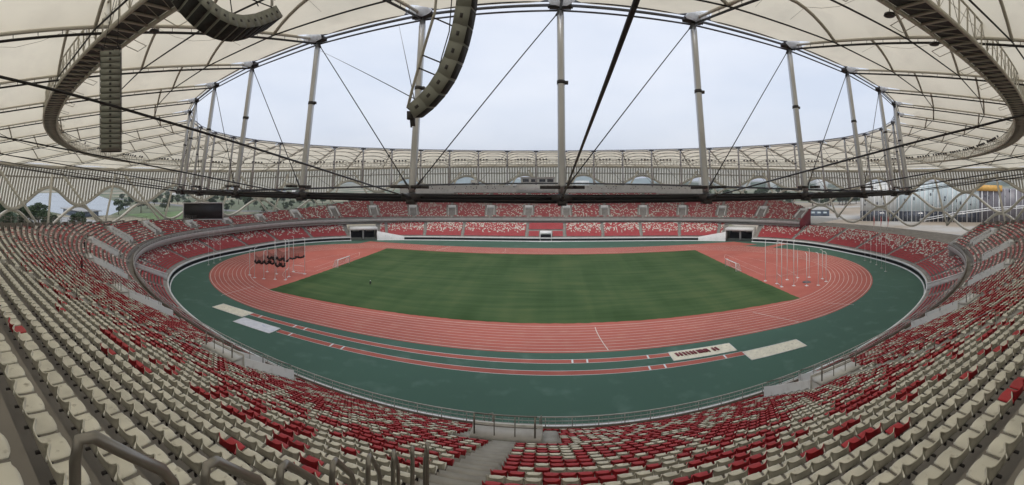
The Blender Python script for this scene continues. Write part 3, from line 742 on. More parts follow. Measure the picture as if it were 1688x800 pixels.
# ------------------------------------------------------------------ roof
def zup(y): return 42.9-3.5*(y-37)/149.
def zcat(y, x=0): return 38.3-3.8*(y-14.6)/194.-3.4*min(1, abs(x+7)/134.)**2
def zlo(x, y): c = min(1, abs(x+4)/100.)**2; return 25.3*(1-c)+22.9*c-.4*sm(y, 60, 180)
def zout(x, y): return 34.6-3.4*min(1, abs(x+4)/155.)**2.5
RI = Curve(-4, 100, 77, 2.0, .25)
NM = 42
sM = RI.find(-12.6, False)
nodes = []
for i in range(NM):
    s = (sM+RI.L/NM*i) % RI.L; P, N = RI.at(s), RI.nor(s)
    lo = p3(P, zlo(*P)); q = P-N*2.75; hi_ = p3(q, zup(q[1]))
    # outer end: step outward until the outer ring is met
    d = nrm(np.array([N[0]*.75, N[1]])); o = 30.
    while o < 90:
        pt = P+d*o; k = np.argmin(np.hypot(*(OUT.P-pt).T))
        if (pt-OUT.P[k])@OUT.Nn[k] > 0: break
        o += .25
    nodes.append((s, lo, hi_, p3(pt, zout(*pt)), P, N, OUT.ss[k]))
roof = thing('stadium_roof', 'cream membrane roof ring on steel arches and radial beams', 'roof', (-2, CY, 0))
# keep arc positions monotone
so_ = [n[6] for n in nodes]
FR = [.0, .13, .29, .47, .66, .84, 1.0]
def radial(i, f):
    n = nodes[i % NM]; a, b_ = n[2], n[3]; p = a*(1-f)+b_*f; p = p+np.array([0, 0, -.6*f*(1-f)]); return p
def rise(i, f):
    wdt = np.linalg.norm((radial(i, f)-radial(i+1, f))[:2]); return (.25 if nodes[i % NM][4][1] < 120 else .13)*wdt
def mem_pt(i, f, u):
    a, b_ = radial(i, f), radial(i+1, f); p = a*(1-u)+b_*u
    if f < .07: fn2 = f+(.07-f)*.95*math.exp(-(min(u, 1-u)/.10)**2); p = radial(i, fn2)*(1-u)+radial(i+1, fn2)*u
    if f <= FR[1]: r = np.interp(f, [0, .05, FR[1]], [.03, .12, .75])
    elif f >= FR[5]: r = np.interp(f, [FR[5], 1], [1, .12])
    else:
        j = max(k for k in range(len(FR)) if FR[k] <= f+1e-9); t = (f-FR[j])/(FR[j+1]-FR[j]) if j+1 < len(FR) else 0; r = (1-.36*math.sin(PI*t))*(np.interp(f, [FR[1], FR[2]], [.75, 1]))
    p[2] += r*rise(i, f)*math.sin(PI*u)**.9+.12; return p
fs = sorted(set([0, .02, .05, .09]+[a+(b_-a)*q for a, b_ in zip(FR[:-1], FR[1:]) for q in (0, .25, .5, .75)]+[1.0]))
us = np.array([0, .02, .045, .07, .10, .15, .23, .33, .42, .5, .58, .67, .77, .85, .90, .93, .955, .98, 1])
for i in range(NM):
    G = np.array([[mem_pt(i, f, u) for u in us] for f in fs]); m = MB(); m.grid(G)
    pn = m.build('membrane_panel', M['membrane'], roof, smooth=True)
    for u in (.33, .67):
        m = MB(); m.tube([mem_pt(i, f, u)-np.array([0, 0, .09]) for f in fs[5:]], .02, 4, cap=False); m.build('seam', M['steel_arch'], pn)
    for f in FR[1:6]:
        m = MB(); m.tube([mem_pt(i, f, u)-np.array([0, 0, .22]) for u in np.linspace(0, 1, 13)], .16, 6, cap=False)
        a = m.build('arch_rib', M['steel_arch'], pn, smooth=True)
for i in range(NM):
    m = MB(); m.tube([radial(i, f) for f in np.linspace(0, 1, 12)], .15, 6); m.build('radial_beam', M['steel_beige'], roof, smooth=True)
    m = MB(); m.tube([radial(i, f)-(0, 0, .5) for f in np.linspace(0.01, 1, 12)], .12, 5)
    for f in np.linspace(.03, .97, 28): m.tube([radial(i, f)-(0, 0, .5), radial(i, f)], .03, 4, cap=False)
    m.build('radial_cable', M['cable'], roof)
for f in FR[1:6]:
    m = MB(); m.tube([radial(i, f)-(0, 0, .18) for i in range(NM)], .08, 5, closed=True); m.build('hoop_cable', M['cable'], roof)
# outer ring beam, facade
SO = np.linspace(0, OUT.L, 360, endpoint=False)
PO = OUT.at(SO); ZO = np.array([zout(*p) for p in PO]); NO = OUT.nor(SO)
m = MB(); m.tube([p3(p+n*.2, z) for p, z, n in zip(PO, ZO, NO)], .75, 8, closed=True); m.build('outer_ring_beam', M['steel_beige'], roof, smooth=True)
m = MB(); m.tube([p3(p-n*2.2, z-.7) for p, z, n in zip(PO, ZO, NO)], .35, 7, closed=True)
for a in range(0, 360): 
    b_ = (a+1) % 360; m.tube([p3(PO[a]+NO[a]*.2, ZO[a]), p3(PO[b_]-NO[b_]*2.2, ZO[b_]-.7)], .12, 4, cap=False)
m.build('ring_truss', M['steel_arch'], roof)
NBAY = 27
sap = OUT.find(16.5, True)
def phase(s): return ((s-sap)/OUT.L*NBAY) % 1.0       # 0 at an arch apex
def zends(s):
    p = OUT.at(s); c = min(1, abs(p[0]+2)/140.)**2; return p, c
def wave(s):
    p, c = zends(s); rt = p[0] > 0; zb = 23.0*(1-c)+(21.2 if rt else 16.2)*c; za = 29.6*(1-c)+(27.6 if rt else 24.0)*c; h = .5+.5*math.cos(2*PI*phase(s)); return zb+(za-zb)*h
def outw(z, s): # facade bulges outward towards the bottom
    p = OUT.at(s); zt = zout(*p); t = max(0, (zt-z)/16.); return 1.2+4.2*t**.8
nf = int(OUT.L/.75)//2*2; pan = [MB() for _ in range(NBAY)]; rib = [MB() for _ in range(NBAY)]
for i in range(nf):
    s = OUT.L*i/nf; s2 = OUT.L*(i+1)/nf; sm_ = (s+s2)/2; bi = int((((sm_-sap)/OUT.L*NBAY)+.5)//1) % NBAY
    isr = i % 2 == 0
    zb, zb2 = wave(s)+.3, wave(s2)+.3; zt = zout(*OUT.at(sm_))-.4
    G = []
    for ss_, zz in ((s, zb), (s2, zb2)):
        row = []
        for q in np.linspace(0, 1, 5):
            z = zt*(1-q)+zz*q; o = outw(z, ss_)-(.22 if isr else 0); row.append(p3(OUT.at(ss_)+OUT.nor(ss_)*o, z))
        G.append(row)
    (rib if isr else pan)[bi].grid(np.array(G))
    if isr: # rib cheeks
        for ss_, row in ((s, G[0]), (s2, G[1])): rib[bi].grid(np.array([row, [r+p3(OUT.nor(ss_), 0)*.22 for r in row]]))
for k in range(NBAY):
    if pan[k].n: o = pan[k].build('facade_panel', M['panel'], roof)
    if rib[k].n: rib[k].build('facade_rib', M['rib'], roof)
SW = np.linspace(0, OUT.L, NBAY*24, endpoint=False)
# facade girt
m = MB(); m.tube([p3(OUT.at(s)+OUT.nor(s)*(outw(zout(*OUT.at(s))-4.2, s)-.6), zout(*OUT.at(s))-4.2) for s in SW[::3]], .28, 6, closed=True); m.build('facade_girt', M['steel_arch'], roof, smooth=True)
# diagrid
m = MB(); m.tube([p3(OUT.at(s)+OUT.nor(s)*(outw(wave(s), s)-.7), wave(s)-.25) for s in SW], .66, 8, closed=True); m.build('wave_beam', M['steel_beige'], roof, smooth=True)
m = MB(); m.tube([p3(OUT.at(s)+OUT.nor(s)*(outw(wave(s), s)+.5), wave(s)+.1) for s in SW], .16, 6, closed=True); m.build('wave_trim', M['white'], roof, smooth=True)
def wave2(s):
    p, c = zends(s); zb = 22.6*(1-c)+(20.8 if p[0] > 0 else 15.6)*c; h = .5-.5*math.cos(2*PI*phase(s)); return zb-8.5*(1-h)
def wave3(s):
    p, c = zends(s); zb = 22.6*(1-c)+(20.8 if p[0] > 0 else 15.6)*c-8.9; h = .5+.5*math.cos(2*PI*phase(s)); return zb-9.0*(1-h)
for fn_ in (wave2, wave3):
    m = MB(); m.tube([p3(OUT.at(s)+OUT.nor(s)*(outw(fn_(s), s)-.5), fn_(s)) for s in SW], .62, 7, closed=True); m.build('wave_beam', M['steel_beige'], roof, smooth=True)
for k in range(NBAY):
    s = sap+OUT.L/NBAY*k; sl_ = s+OUT.L/NBAY/2; m = MB()
    for e in (-.06, .06):
        a = s+OUT.L/NBAY*e*1.2; b_ = s+OUT.L/NBAY*(-.5 if e < 0 else .5)
        pa = OUT.at(a)-OUT.nor(a)*1.5; pb = OUT.at(b_)-OUT.nor(b_)*11
        m.tube([p3(pa, zout(*pa)-2.5), p3(pb, 7.0)], .45, 8)
    m.build('inclined_column', M['steel_beige'], roof, smooth=True)

# masts, ring cables, bracing, radial cables
def pos_label(i):
    k = (i+NM//2) % NM-NM//2; return k
upc = thing('upper_ring_cable', 'bundle of grey cables forming the upper edge of the roof opening', 'ring cable', p3(nodes[0][2][:2], nodes[0][2][2]))
for (dn, dz) in ((0, .45), (.38, .15), (-.38, .2), (.2, -.2), (-.2, -.45)):
    m = MB(); pts = []
    for i in range(NM):
        P = nodes[i][2]; N = nodes[i][5]; pts.append(P+p3(N*dn*1.2, dz))
    m.tube(pts, .085, 6, closed=True); m.build('cable_strand', M['cable_grey'], upc, smooth=True)
loc = thing('lower_ring_cable', 'thick black bundle of cables forming the lower edge of the roof opening', 'ring cable', nodes[0][1])
for (dn, dz) in ((.2, .16), (-.2, .16), (.2, -.16), (-.2, -.16), (0, .3), (0, -.3), (0, 0)):
    m = MB(); m.tube([nodes[i][1]+p3(nodes[i][5]*dn, dz) for i in range(NM)], .085, 6, closed=True); m.build('cable_strand', M['cable'], loc, smooth=True)
for i in range(NM):
    s, lo, hi_, ou, P, N, _ = nodes[i]; k = (i+NM//2) % NM-NM//2; T = RI.tan(s); X, Y = p3(T, 0), p3(N, 0)
    nearside = abs(k) <= 10
    if nearside:
        who = 'beside the hanging curved speaker' if k == 0 else '%s to the %s of the one beside the curved speaker' % (nth(abs(k)), 'right' if k > 0 else 'left')
        if k == 1: who = 'tallest in the middle of the picture'
        lab = 'leaning steel mast, '+who
    else:
        kk = k if k > 0 else k+NM; q = kk-21; lab = 'small far side steel mast, %s' % ('behind the middle of the far stand' if q == 0 else '%s to the %s of the far middle one' % (nth(abs(q)), 'left' if q > 0 else 'right'))
    t = thing('roof_mast', lab, 'mast', lo, 'steel masts between the roof ring cables')
    ax = nrm(hi_-lo); r0 = .34
    m = MB(); m.tube([lo+ax*.3, lo+ax*1.2, (lo+hi_)/2, hi_-ax*1.3, hi_-ax*.5], [.30, r0, r0, r0, .27], 14); m.build('pole', M['steel'], t, smooth=True)
    m = MB(); m.blob(lo+(0, 0, .05), (.75, .6, .45)); m.box(lo+(0, 0, .1), .9, .3, .28, X, Y); m.box(lo-(0, 0, .35), .35, .5, .2, X, Y)
    for e in (-1, 1): m.bar(lo+X*e*.4+(0, 0, .1), lo+X*e*1.25+(0, 0, .3), .22, .16)
    m.build('base_casting', M['iron'], t)
    m = MB(); m.blob(hi_, (.55, .5, .35)); m.box(hi_-(0, 0, .1), 1.0, .34, .22, X, Y)
    for e in (-1, 1): m.bar(hi_+X*e*.5, hi_+X*e*1.15-(0, 0, .25), .18, .2)
    m.build('top_casting', M['iron'], t)
    m = MB(); mc = lo*.42+hi_*.58; m.tube([mc-ax*.16, mc+ax*.16], r0+.04, 14); m.box(mc+X*.45, .18, .16, .14, X, Y); m.build('camera_clamp', M['iron'], t)
    if nearside:
        m = MB(); rr = np.random.default_rng(i); G = []
        for a in range(13):
            row = []
            for b_ in range(7):
                th_, ph = 2*PI*a/12, PI*b_/6; jit = 1+rr.uniform(-.16, .16); row.append(hi_+Y*.95-(0, 0, .05)+np.array(X)*1.15*math.sin(ph)*math.cos(th_)*jit+np.array(Y)*.75*math.sin(ph)*math.sin(th_)*jit+np.array([0, 0, .40*math.cos(ph)*jit]))
            G.append(row)
        m.grid(np.array(G)); m.build('plastic_wrap', M['wrap'], t, smooth=True)
    # walkway platform on the low node
    if nearside:
        m = MB()
        for e in (-1.3, -.65, .65, 1.3): m.box(lo+X*e*1.05+(0, 0, 1.0)+Y*.5, .5, .08, .14, X, Y)
        m.build('light_fitting', M['iron'], t)
    # bracing: top of the outer mast of each pair to the foot of its inner neighbour
    kk = k
    if kk > 0: j = (i-1) % NM
    elif kk < 0: j = (i+1) % NM
    else: j = None
    if j is not None and abs(kk) != 21:
        lo2 = nodes[j][1]; side = 'right' if kk > 0 else 'left'
        if nearside: lb_ = 'diagonal bracing cable from the foot of the %s mast %s of the curved speaker' % (nth(abs(kk)), side) if False else 'diagonal bracing cable from the top of the %s mast %s of the curved speaker' % (nth(abs(kk)), side)
        else: lb_ = 'thin far side bracing cable, %s from the far middle on the %s' % (nth(22-abs(kk)), side)
        c = thing('bracing_cable', lb_, 'cable', lo2, 'diagonal bracing cables between the masts')
        a, b_ = hi_-(0, 0, .5), lo2+(0, 0, .5); d = nrm(b_-a)
        m = MB(); m.tube([a+d*.6, b_-d*1.6], .052, 7); m.build('strand', M['cable'], c)
        m = MB(); m.tube([a, a+d*.7], [.2, .08], 6); m.build('end_socket', M['iron'], c); m = MB(); m.tube([b_-d*1.7, b_], [.09, .12], 7); m.build('end_socket', M['iron'], c)
    # lower radial cable to the outer ring
    side = 'right' if k > 0 else 'left'
    if k == 0: lb_ = 'long black cable from the mast beside the curved speaker up to the roof edge'
    elif nearside: lb_ = 'black roof cable from the foot of the %s mast %s of the curved speaker' % (nth(abs(k)), side)
    elif abs(k) == 21: lb_ = 'far side roof cable from the foot of the far middle mast'
    else: lb_ = 'roof cable from the far side mast %s from the far middle on the %s' % (nth(21-abs(k)), side)
    c = thing('roof_cable', lb_, 'cable', lo, 'long radial cables under the roof')
    m = MB(); m.tube([lo+p3(N*.8, .1), lo*.5+ou*.5-(0, 0, .5), ou-(0, 0, .6)], .06, 8); m.build('strand', M['cable'], c, smooth=True)
    m = MB(); d = nrm(ou-lo); m.tube([lo+d*.3, lo+d*2.2], [.2, .12], 8); m.build('end_socket', M['iron'], c)
# thin wires crossing the opening
for a, b_, lb_ in (((-26, 39, 42), (-3.95, 11.3, 29.3), 'thin wire from the roof ring to the foot of the curved speaker'), ((-15, 37.5, 42.3), (-4.0, 11.3, 29.2), 'thinner steep wire reaching the foot of the curved speaker')):
    m = MB(); m.tube([a, b_], .016, 5); tag(m.build('guy_wire', M['cable_grey']), lb_, 'wire')

# ------------------------------------------------------------------ catwalk
CA = Curve(-9, 136, 97, 2.0, .5)
cw = thing('catwalk', 'grey steel service walkway ring hanging under the roof', 'catwalk', (-7, 14.6, 38))
NS = int(CA.L/1.6); SC = np.arange(NS)*CA.L/NS; PC, NC = CA.at(SC), CA.nor(SC); ZC = np.array([zcat(p[1], p[0]) for p in PC])
def cp(i, o, dz): i %= NS; return p3(PC[i]+NC[i]*o, ZC[i]+dz)
m = MB()
for i in range(NS):
    m.add([cp(i, -1.05, 0), cp(i+1, -1.05, 0), cp(i+1, 1.05, 0), cp(i, 1.05, 0)], [(0, 1, 2, 3)]); m.add([cp(i, -1.05, .05), cp(i, 1.05, .05), cp(i+1, 1.05, .05), cp(i+1, -1.05, .05)], [(0, 1, 2, 3)])
m.build('deck', M['grating'], cw)
m = MB()
for i in range(NS):
    m.bar(cp(i, -1.3, -.12), cp(i, 1.3, -.12), .14, .16); m.tube([cp(i, -1.05, -.1), cp(i+1, 1.05, -.1)], .03, 4, cap=False)
m.build('cross_beam', M['catwalk'], cw)['kind'] = 'stuff'
for o, nm in ((-1.2, 'inner'), (1.2, 'outer')):
    m = MB(); m.tube([cp(i, o, -.1) for i in range(NS)], .17, 6, closed=True); m.build('edge_beam', M['catwalk'], cw, smooth=True)
    m = MB(); m.tube([cp(i, o, 2.05) for i in range(NS)], .09, 5, closed=True); m.tube([cp(i, o, 1.1) for i in range(NS)], .03, 4, closed=True)
    for i in range(NS):
        m.tube([cp(i, o, 0), cp(i, o, 2.05)], .075, 5, cap=False)
        if i % 2 == 0: m.tube([cp(i, o, 0), cp(i+1, o, 2.05)], .032, 4, cap=False)
        else: m.tube([cp(i, o, 2.05), cp(i+1, o, 0)], .032, 4, cap=False)
    m.build('side_railing', M['catwalk'], cw)
m = MB()
for i in range(0, NS, 4): m.tube([cp(i, -1.2, 0), cp(i, -2.6, -.4), cp(i+1, -2.6, -.4), cp(i+1, -1.2, 0)], .04, 4)
m.build('cable_bracket', M['catwalk'], cw)['kind'] = 'stuff'
for i in range(NM):  # hangers up to the radial beams
    bst = None
    for f in np.linspace(.05, .95, 40):
        p = radial(i, f); k = np.argmin(np.hypot(*(PC-p[:2]).T)); d = np.hypot(*(PC[k]-p[:2]))
        if bst is None or d < bst[0]: bst = (d, p, k)
    m = MB(); p = bst[1]; k = bst[2]
    for o in (-1.2, 1.2): m.tube([p-(0, 0, .5), cp(k, o, 2.05)], .04, 4, cap=False)
    m.build('hanger', M['cable_grey'], cw)
m = MB()
for k in range(NS):
    pass
# floodlights
fl = MB(); fl.box((0, -.42, .18), .36, .10, .30, Y=nrm((0, 1, .35)), Z=nrm((0, -.35, 1))); fl.tube([(0, 0, -.15), (0, -.1, .1), (0, -.34, .18)], .04, 5); fl.box((0, -.28, .18), .2, .08, .16)
fl.tube([(-.38, -.30, .18), (-.38, -.08, -.02), (.38, -.08, -.02), (.38, -.30, .18)], .025, 4)
me_f = fl.mesh('floodlight', M['iron']); fls = MB(); fls.box((0, -.535, .14), .31, .012, .25, Y=nrm((0, 1, .35)), Z=nrm((0, -.35, 1))); me_fl = fls.mesh('lens', M['cable_grey'])
cnt = {'left': 0, 'far': 0, 'right': 0}; base = None
spots = []
for i in range(NS):
    th_ = math.degrees(math.atan2(PC[i][1]-CY, PC[i][0]+7))
    if -150 < th_ < -32: continue
    g_ = (i*7919) % 13
    if g_ in (0, 1): continue
    if 0 < th_ < 180 and g_ > 9: continue
    spots.append((i, th_))
for i, th_ in spots:
    sec_ = 'far' if 35 < th_ < 145 else ('left' if abs(th_) > 90 else 'right'); cnt[sec_] += 1
    if base is None:
        o = bpy.data.objects.new('floodlight', me_f); COL.objects.link(o); c2 = bpy.data.objects.new('lens', me_fl); COL.objects.link(c2); c2.parent = o; base = (o, c2)
    else:
        o = base[0].copy(); COL.objects.link(o); c2 = base[1].copy(); COL.objects.link(c2); c2.parent = o
    o.location = Vector(cp(i, -1.25, 2.25)); o.rotation_euler = (random.uniform(-.1, .1), 0, math.atan2(NC[i][1], NC[i][0])-PI/2+random.uniform(-.3, .3)); o.scale = (1.05, 1.05, 1.05)
    tag(o, 'floodlight on the %s curve of the roof walkway, %s from its %s end' % ({'far': 'far', 'left': 'left', 'right': 'right'}[sec_], nth(cnt[sec_]), 'right' if sec_ != 'right' else 'near'), 'floodlight', 'floodlights along the roof walkway')
def lamp_dome(x, y, z, label):
    t = thing('roof_lamp', label, 'lamp', (x, y, z)); m = MB(); m.tube([(x, y, z), (x, y, z-.08), (x, y, z-.22), (x, y, z-.26)], [.12, .34, .40, .36], 14); m.build('lamp_housing', M['iron'], t, smooth=True)
    m = MB(); m.tube([(x, y, z), (x, y, z+.5)], .03, 5); m.build('bracket', M['catwalk'], t)
def onring(i0): return cp(i0, -1.6, -.25)
for azd, lb_ in ((-59, 'black dome lamp under the walkway beside the hanging speaker column'), (49.5, 'black dome lamp under the right part of the walkway'), (56, 'smaller black lamp lower on the right part of the walkway')):
    a = math.radians(azd); best = max(range(NS), key=lambda i: -abs(math.atan2(PC[i][0], PC[i][1])-a)-(.3 if np.hypot(*PC[i]) > 70 else 0)); lamp_dome(*onring(best), lb_)

# ------------------------------------------------------------------ speakers
def speaker_box(c, X, Y, Z, w, d, h, parent, gap=1.0):
    m = MB(); c = np.array(c); 
    # wedge shaped cabinet
    f = .86; V = []
    for a in (-1, 1):
        for (yy, hh) in ((-1, h*gap), (1, h*f*gap)):
            for e in (-1, 1): V.append(c+np.array(X)*a*w/2+np.array(Y)*yy*d/2+np.array(Z)*e*hh/2)
    m.add(V, [(0, 1, 3, 2), (4, 6, 7, 5), (0, 4, 5, 1), (2, 3, 7, 6), (0, 2, 6, 4), (1, 5, 7, 3)])
    o = m.build('speaker_box', M['speaker'], parent)
    g_ = MB(); g_.box(c-np.array(Y)*(d/2+.008), w/2-.03, .008, h/2-.02, X, Y, Z); g_.build('grille', M['grille'], o)
    for a in (-1, 1):
        g_ = MB(); g_.box(c+np.array(X)*a*(w/2+.005), .006, d*.10, h*.13, X, Y, Z); g_.build('handle_plate', M['iron'], o)
    g_ = MB(); g_.box(c+np.array(Y)*(d/2+.01), w*.06, .012, h*.2, X, Y, Z); g_.build('connector_plate', M['iron'], o)
    return o
# straight column on the left
A = thing('speaker_array', 'tall straight hanging column of grey speakers at the left', 'speaker array', (-21.2, 11.3, 28.6))
fw = nrm((-21.2, 15, 0)); X = np.cross(fw, (0, 0, 1)); X = nrm(X)
zz = 34.45
for i in range(17):
    h = .355 if i < 12 else .30; tilt = 0 if i < 11 else (i-11)*.035
    Zv = nrm(np.array([0, 0, 1])+fw*tilt*1.0); Yv = -nrm(np.cross(X, Zv)) ; Yv = Yv if Yv@fw < 0 else -Yv
    Yv = -Yv # outward from the grille
    speaker_box((-21.2, 11.3, zz-h/2), X, Yv*-1 if (Yv@fw) > 0 else Yv, Zv, 1.15, .6, h-.02, A); zz -= h
m = MB()
for a in (-1, 1):
    for b_ in (-.3, .3): m.tube([np.array([-21.2, 11.3, 34.7])+X*a*.60+fw*b_, np.array([-21.2, 11.3, zz-.1])+X*a*.60+fw*b_], .02, 5)
    m.bar(np.array([-21.2, 11.3, 34.62])+X*a*.5-fw*.4, np.array([-21.2, 11.3, 34.62])+X*a*.5+fw*.4, .08, .12)
for zz2 in (34.62, zz-.1): m.bar(np.array([-21.2, 11.3, zz2])-X*.60, np.array([-21.2, 11.3, zz2])+X*.60, .06, .08)
m.build('rigging_frame', M['iron'], A)
m = MB()
for a in (-.4, .4): m.tube([np.array([-21.2, 11.3, 34.7])+X*a, np.array([-21.0, 11.6, 37.6])+X*a*.3], .02, 5)
m.build('hanging_cable', M['cable'], A)
def curved_array(name, label, path, side, w, d, n, truss=None, loops=()):
    P = np.array(path, float); t = thing('speaker_array', label, 'speaker array', P[-1]); L_ = np.r_[0, np.cumsum(np.linalg.norm(np.diff(P, axis=0), axis=1))]
    side = nrm(side)
    for i in range(n):
        q0, q1 = L_[-1]*i/n, L_[-1]*(i+1)/n; a = np.array([np.interp(q0, L_, P[:, j]) for j in range(3)]); b_ = np.array([np.interp(q1, L_, P[:, j]) for j in range(3)])
        Zv = nrm(a-b_); Yv = nrm(np.cross(side, Zv)); Xv = nrm(np.cross(Zv, Yv)); speaker_box((a+b_)/2, Xv, Yv, Zv, w, d, np.linalg.norm(a-b_)*1.0, t, 1.12)
    if truss:
        TP = [np.array(p) for p in truss]; m = MB()
        for o_ in (-.045, .045): m.tube([p+side*o_ for p in TP], .026, 7)
        m.build('rigging_pipe', M['catwalk'], t, smooth=True)
        for a, b_ in loops: m = MB(); m.tube([a, b_], .022, 6); m.build('rigging_bar', M['iron'], t)
    return t
# curved array in front of the opening
pathC = [(-2.18, 10.33, 32.77), (-2.23, 10.44, 31.97), (-2.32, 10.53, 31.38), (-2.47, 10.62, 30.78), (-2.63, 10.69, 30.33), (-2.87, 10.77, 29.85), (-3.21, 10.84, 29.42), (-3.58, 10.9, 29.08), (-3.88, 10.94, 28.9)]
vd = nrm((-3.2, 11.6, 2.5))
tr_ = [(-3.15, 11.55, 34.6), (-3.32, 11.53, 33.29), (-3.46, 11.5, 31.87), (-3.76, 11.4, 30.81), (-4.1, 11.29, 29.57), (-4.21, 11.24, 29.07)]
bars = [((-3.50, 11.5, 31.72), (-2.72, 11.68, 31.36)), ((-3.80, 11.4, 30.62), (-3.02, 11.6, 30.28)), ((-3.92, 11.36, 30.25), (-3.25, 11.55, 29.95)), ((-3.36, 11.53, 32.9), (-2.6, 11.72, 32.45)), ((-4.21, 11.24, 29.07), (-3.95, 11.3, 28.85))]
C3 = curved_array('c', 'curved hanging array of grey speakers in front of the open sky', pathC, (-.037, -.989, -.141), .62, .40, 10, tr_, bars)
m = MB(); m.tube([(-2.98, 11.6, 34.0), (-2.95, 11.62, 32.6), (-3.05, 11.6, 31.3), (-3.25, 11.55, 30.6), (-3.4, 11.52, 30.0), (-3.6, 11.46, 29.75), (-3.55, 11.48, 29.62)], .018, 5)
for c_ in ((-3.72, 11.4, 29.42), (-3.98, 11.33, 29.2)): m.tube([np.array(c_)+np.array([.13*math.cos(a), 0, .13*math.sin(a)]) for a in np.linspace(-.3, 3.3, 9)], .012, 5)
m.build('speaker_lead', M['cable'], C3)
# lower clamp cluster
m = MB(); m.box((-4.13, 11.25, 28.85), .08, .08, .12); m.box((-4.05, 11.27, 28.66), .05, .05, .12); m.tube([(-4.13, 11.25, 28.9), (-4.1, 11.26, 28.5)], .03, 5); m.build('clamp', M['iron'], C3)
pathB = [(-10.9, 7.57, 34.25), (-10.66, 7.95, 33.58), (-10.42, 8.34, 32.92), (-10.23, 8.8, 32.44), (-10.08, 9.34, 32.18), (-9.97, 10.04, 32.16), (-9.93, 10.76, 32.41), (-9.93, 11.42, 32.77), (-9.94, 12.03, 33.13)]
trB = [(-9.3, 11.2, 35.6), (-9.5, 11.55, 33.6), (-9.55, 11.6, 33.3)]
barsB = [((-11.2, 9.9, 34.1), (-9.5, 11.55, 33.25)), ((-10.8, 10.3, 35.6), (-10.6, 10.6, 33.0)), ((-10.8, 10.3, 35.6), (-9.9, 11.25, 33.3)), ((-11.0, 10.1, 36.2), (-11.25, 9.85, 33.6)), ((-10.8, 10.3, 35.6), (-9.4, 11.6, 33.5))]
curved_array('b', 'curved array of dark speakers hanging from the walkway at the top left', pathB, (-.956, .14, -.258), .95, .46, 17, trB, barsB)

# ------------------------------------------------------------------ far concourse: media box and parapet
cc = UP.find(-18, True)
mb = thing('media_box', 'white two storey commentary box with dark windows above the far stand', 'building', (-11, 217, 19))
m = MB(); m.box((-10, 219, 22.0), 10.0, 4.4, 2.5); m.box((-9, 219.5, 26.1), 9, 2.6, 1.6); m.box((-9, 219, 27.8), 9.6, 3.3, .18); m.build('wall', M['white_wall'], mb)
for x in (-15.4, -11, -6.6, -2.4):
    m = MB(); m.box((x, 216.85, 26.1), 1.6, .08, .75); m.build('window', M['glass'], mb)
m = MB(); m.box((-43.5, 218, 23.5), 1.5, 1.5, 3.0); o = m.build('camera_booth', M['white_wall'], None); tag(o, 'small white camera booth with a dark window left of the commentary box', 'booth')
m = MB(); m.box((-43.5, 216.4, 24.3), .8, .08, .6); m.build('window', M['glass'], o)
cw_ = thing('parapet_wall', 'grey parapet wall with small round holes along the top of the far stand', 'wall', (-2, 217, 21))
s0_, s1_ = UP.find(66, True), UP.find(-70, True)
m = MB(); m.grid(sweep(UP, s0_, s1_, [(22.6, 18.0), (22.6, 23.6), (23.1, 23.6), (23.1, 18)], 2)); m.build('wall', M['grey_wall'], cw_)
m = MB()
for s in np.arange(s0_+1, s1_, 1.7):
    for q in (22.5, 23.3):
        if random.random() < .4: n_ = p3(UP.nor(s), 0); m.box(p3(UP.at(s+random.uniform(-.6, .6), 22.55), q-.5+random.uniform(-.1, .1)), .2, .05, .2, X=p3(UP.tan(s), 0), Y=n_)
m.build('ventilation_holes', M['dark'], cw_)['kind'] = 'stuff'
m = MB(); m.tube([p3(UP.at(s, 22.4), 24.3) for s in np.linspace(s0_, s1_, 60)], .09, 5); m.build('coping_rail', M['catwalk'], cw_)

# ------------------------------------------------------------------ throwing cages, goals, poles
def cage(poles, label, loc, nets):
    t = thing('throwing_cage', label, 'throwing cage', loc, 'throwing cages in the curves')
    cx_, cy_ = np.mean([p[0] for p in poles]), np.mean([p[1] for p in poles])
    for (x, y, h) in poles:
        m = MB(); d = nrm((cx_-x, cy_-y)); m.tube([(x, y, 0), (x, y, h*.6), (x, y, h-.5), (x+d[0]*.15, y+d[1]*.15, h-.12), (x+d[0]*.8, y+d[1]*.8, h)], [.085, .08, .07, .06, .05], 7); m.box((x, y, .04), .35, .35, .04); m.build('pole', M['white'], t, smooth=False)
    for (a, b_, z0, z1, sag, mm) in nets:
        n = 22; A_, B_ = np.array(a), np.array(b_); G = []
        for i in range(n+1):
            f_ = i/n; p = A_*(1-f_)+B_*f_; wv = abs(math.sin(f_*PI*2.0)); row = []
            for q in np.linspace(0, 1, 5):
                zt = z1-sag*math.sin(PI*f_); zb = z0-sag*.9*wv; row.append((p[0]+.25*math.sin(i*1.7)*q, p[1]+.25*math.cos(i*2.1)*q, zt*(1-q)+zb*q))
            G.append(row)
        m = MB(); m.grid(np.array(G)); m.build('net', M[mm], t, smooth=True)
        m = MB(); m.tube([(r[-1][0], r[-1][1], r[-1][2]+.18) for r in G], .26, 5); m.build('gathered_hem', M['net_black'], t, smooth=True)
    return t
LP = [(-77.9, 84.8, 7.3), (-74.8, 83.4, 8.4), (-72.1, 84.1, 7.7), (-76.8, 91.1, 7.3), (-69.4, 85.6, 10.7), (-66.9, 86.9, 10.8), (-68.3, 90.3, 10.3), (-66.6, 95.5, 10.4), (-71.0, 96.1, 10.4), (-73.0, 90.7, 7.6)]
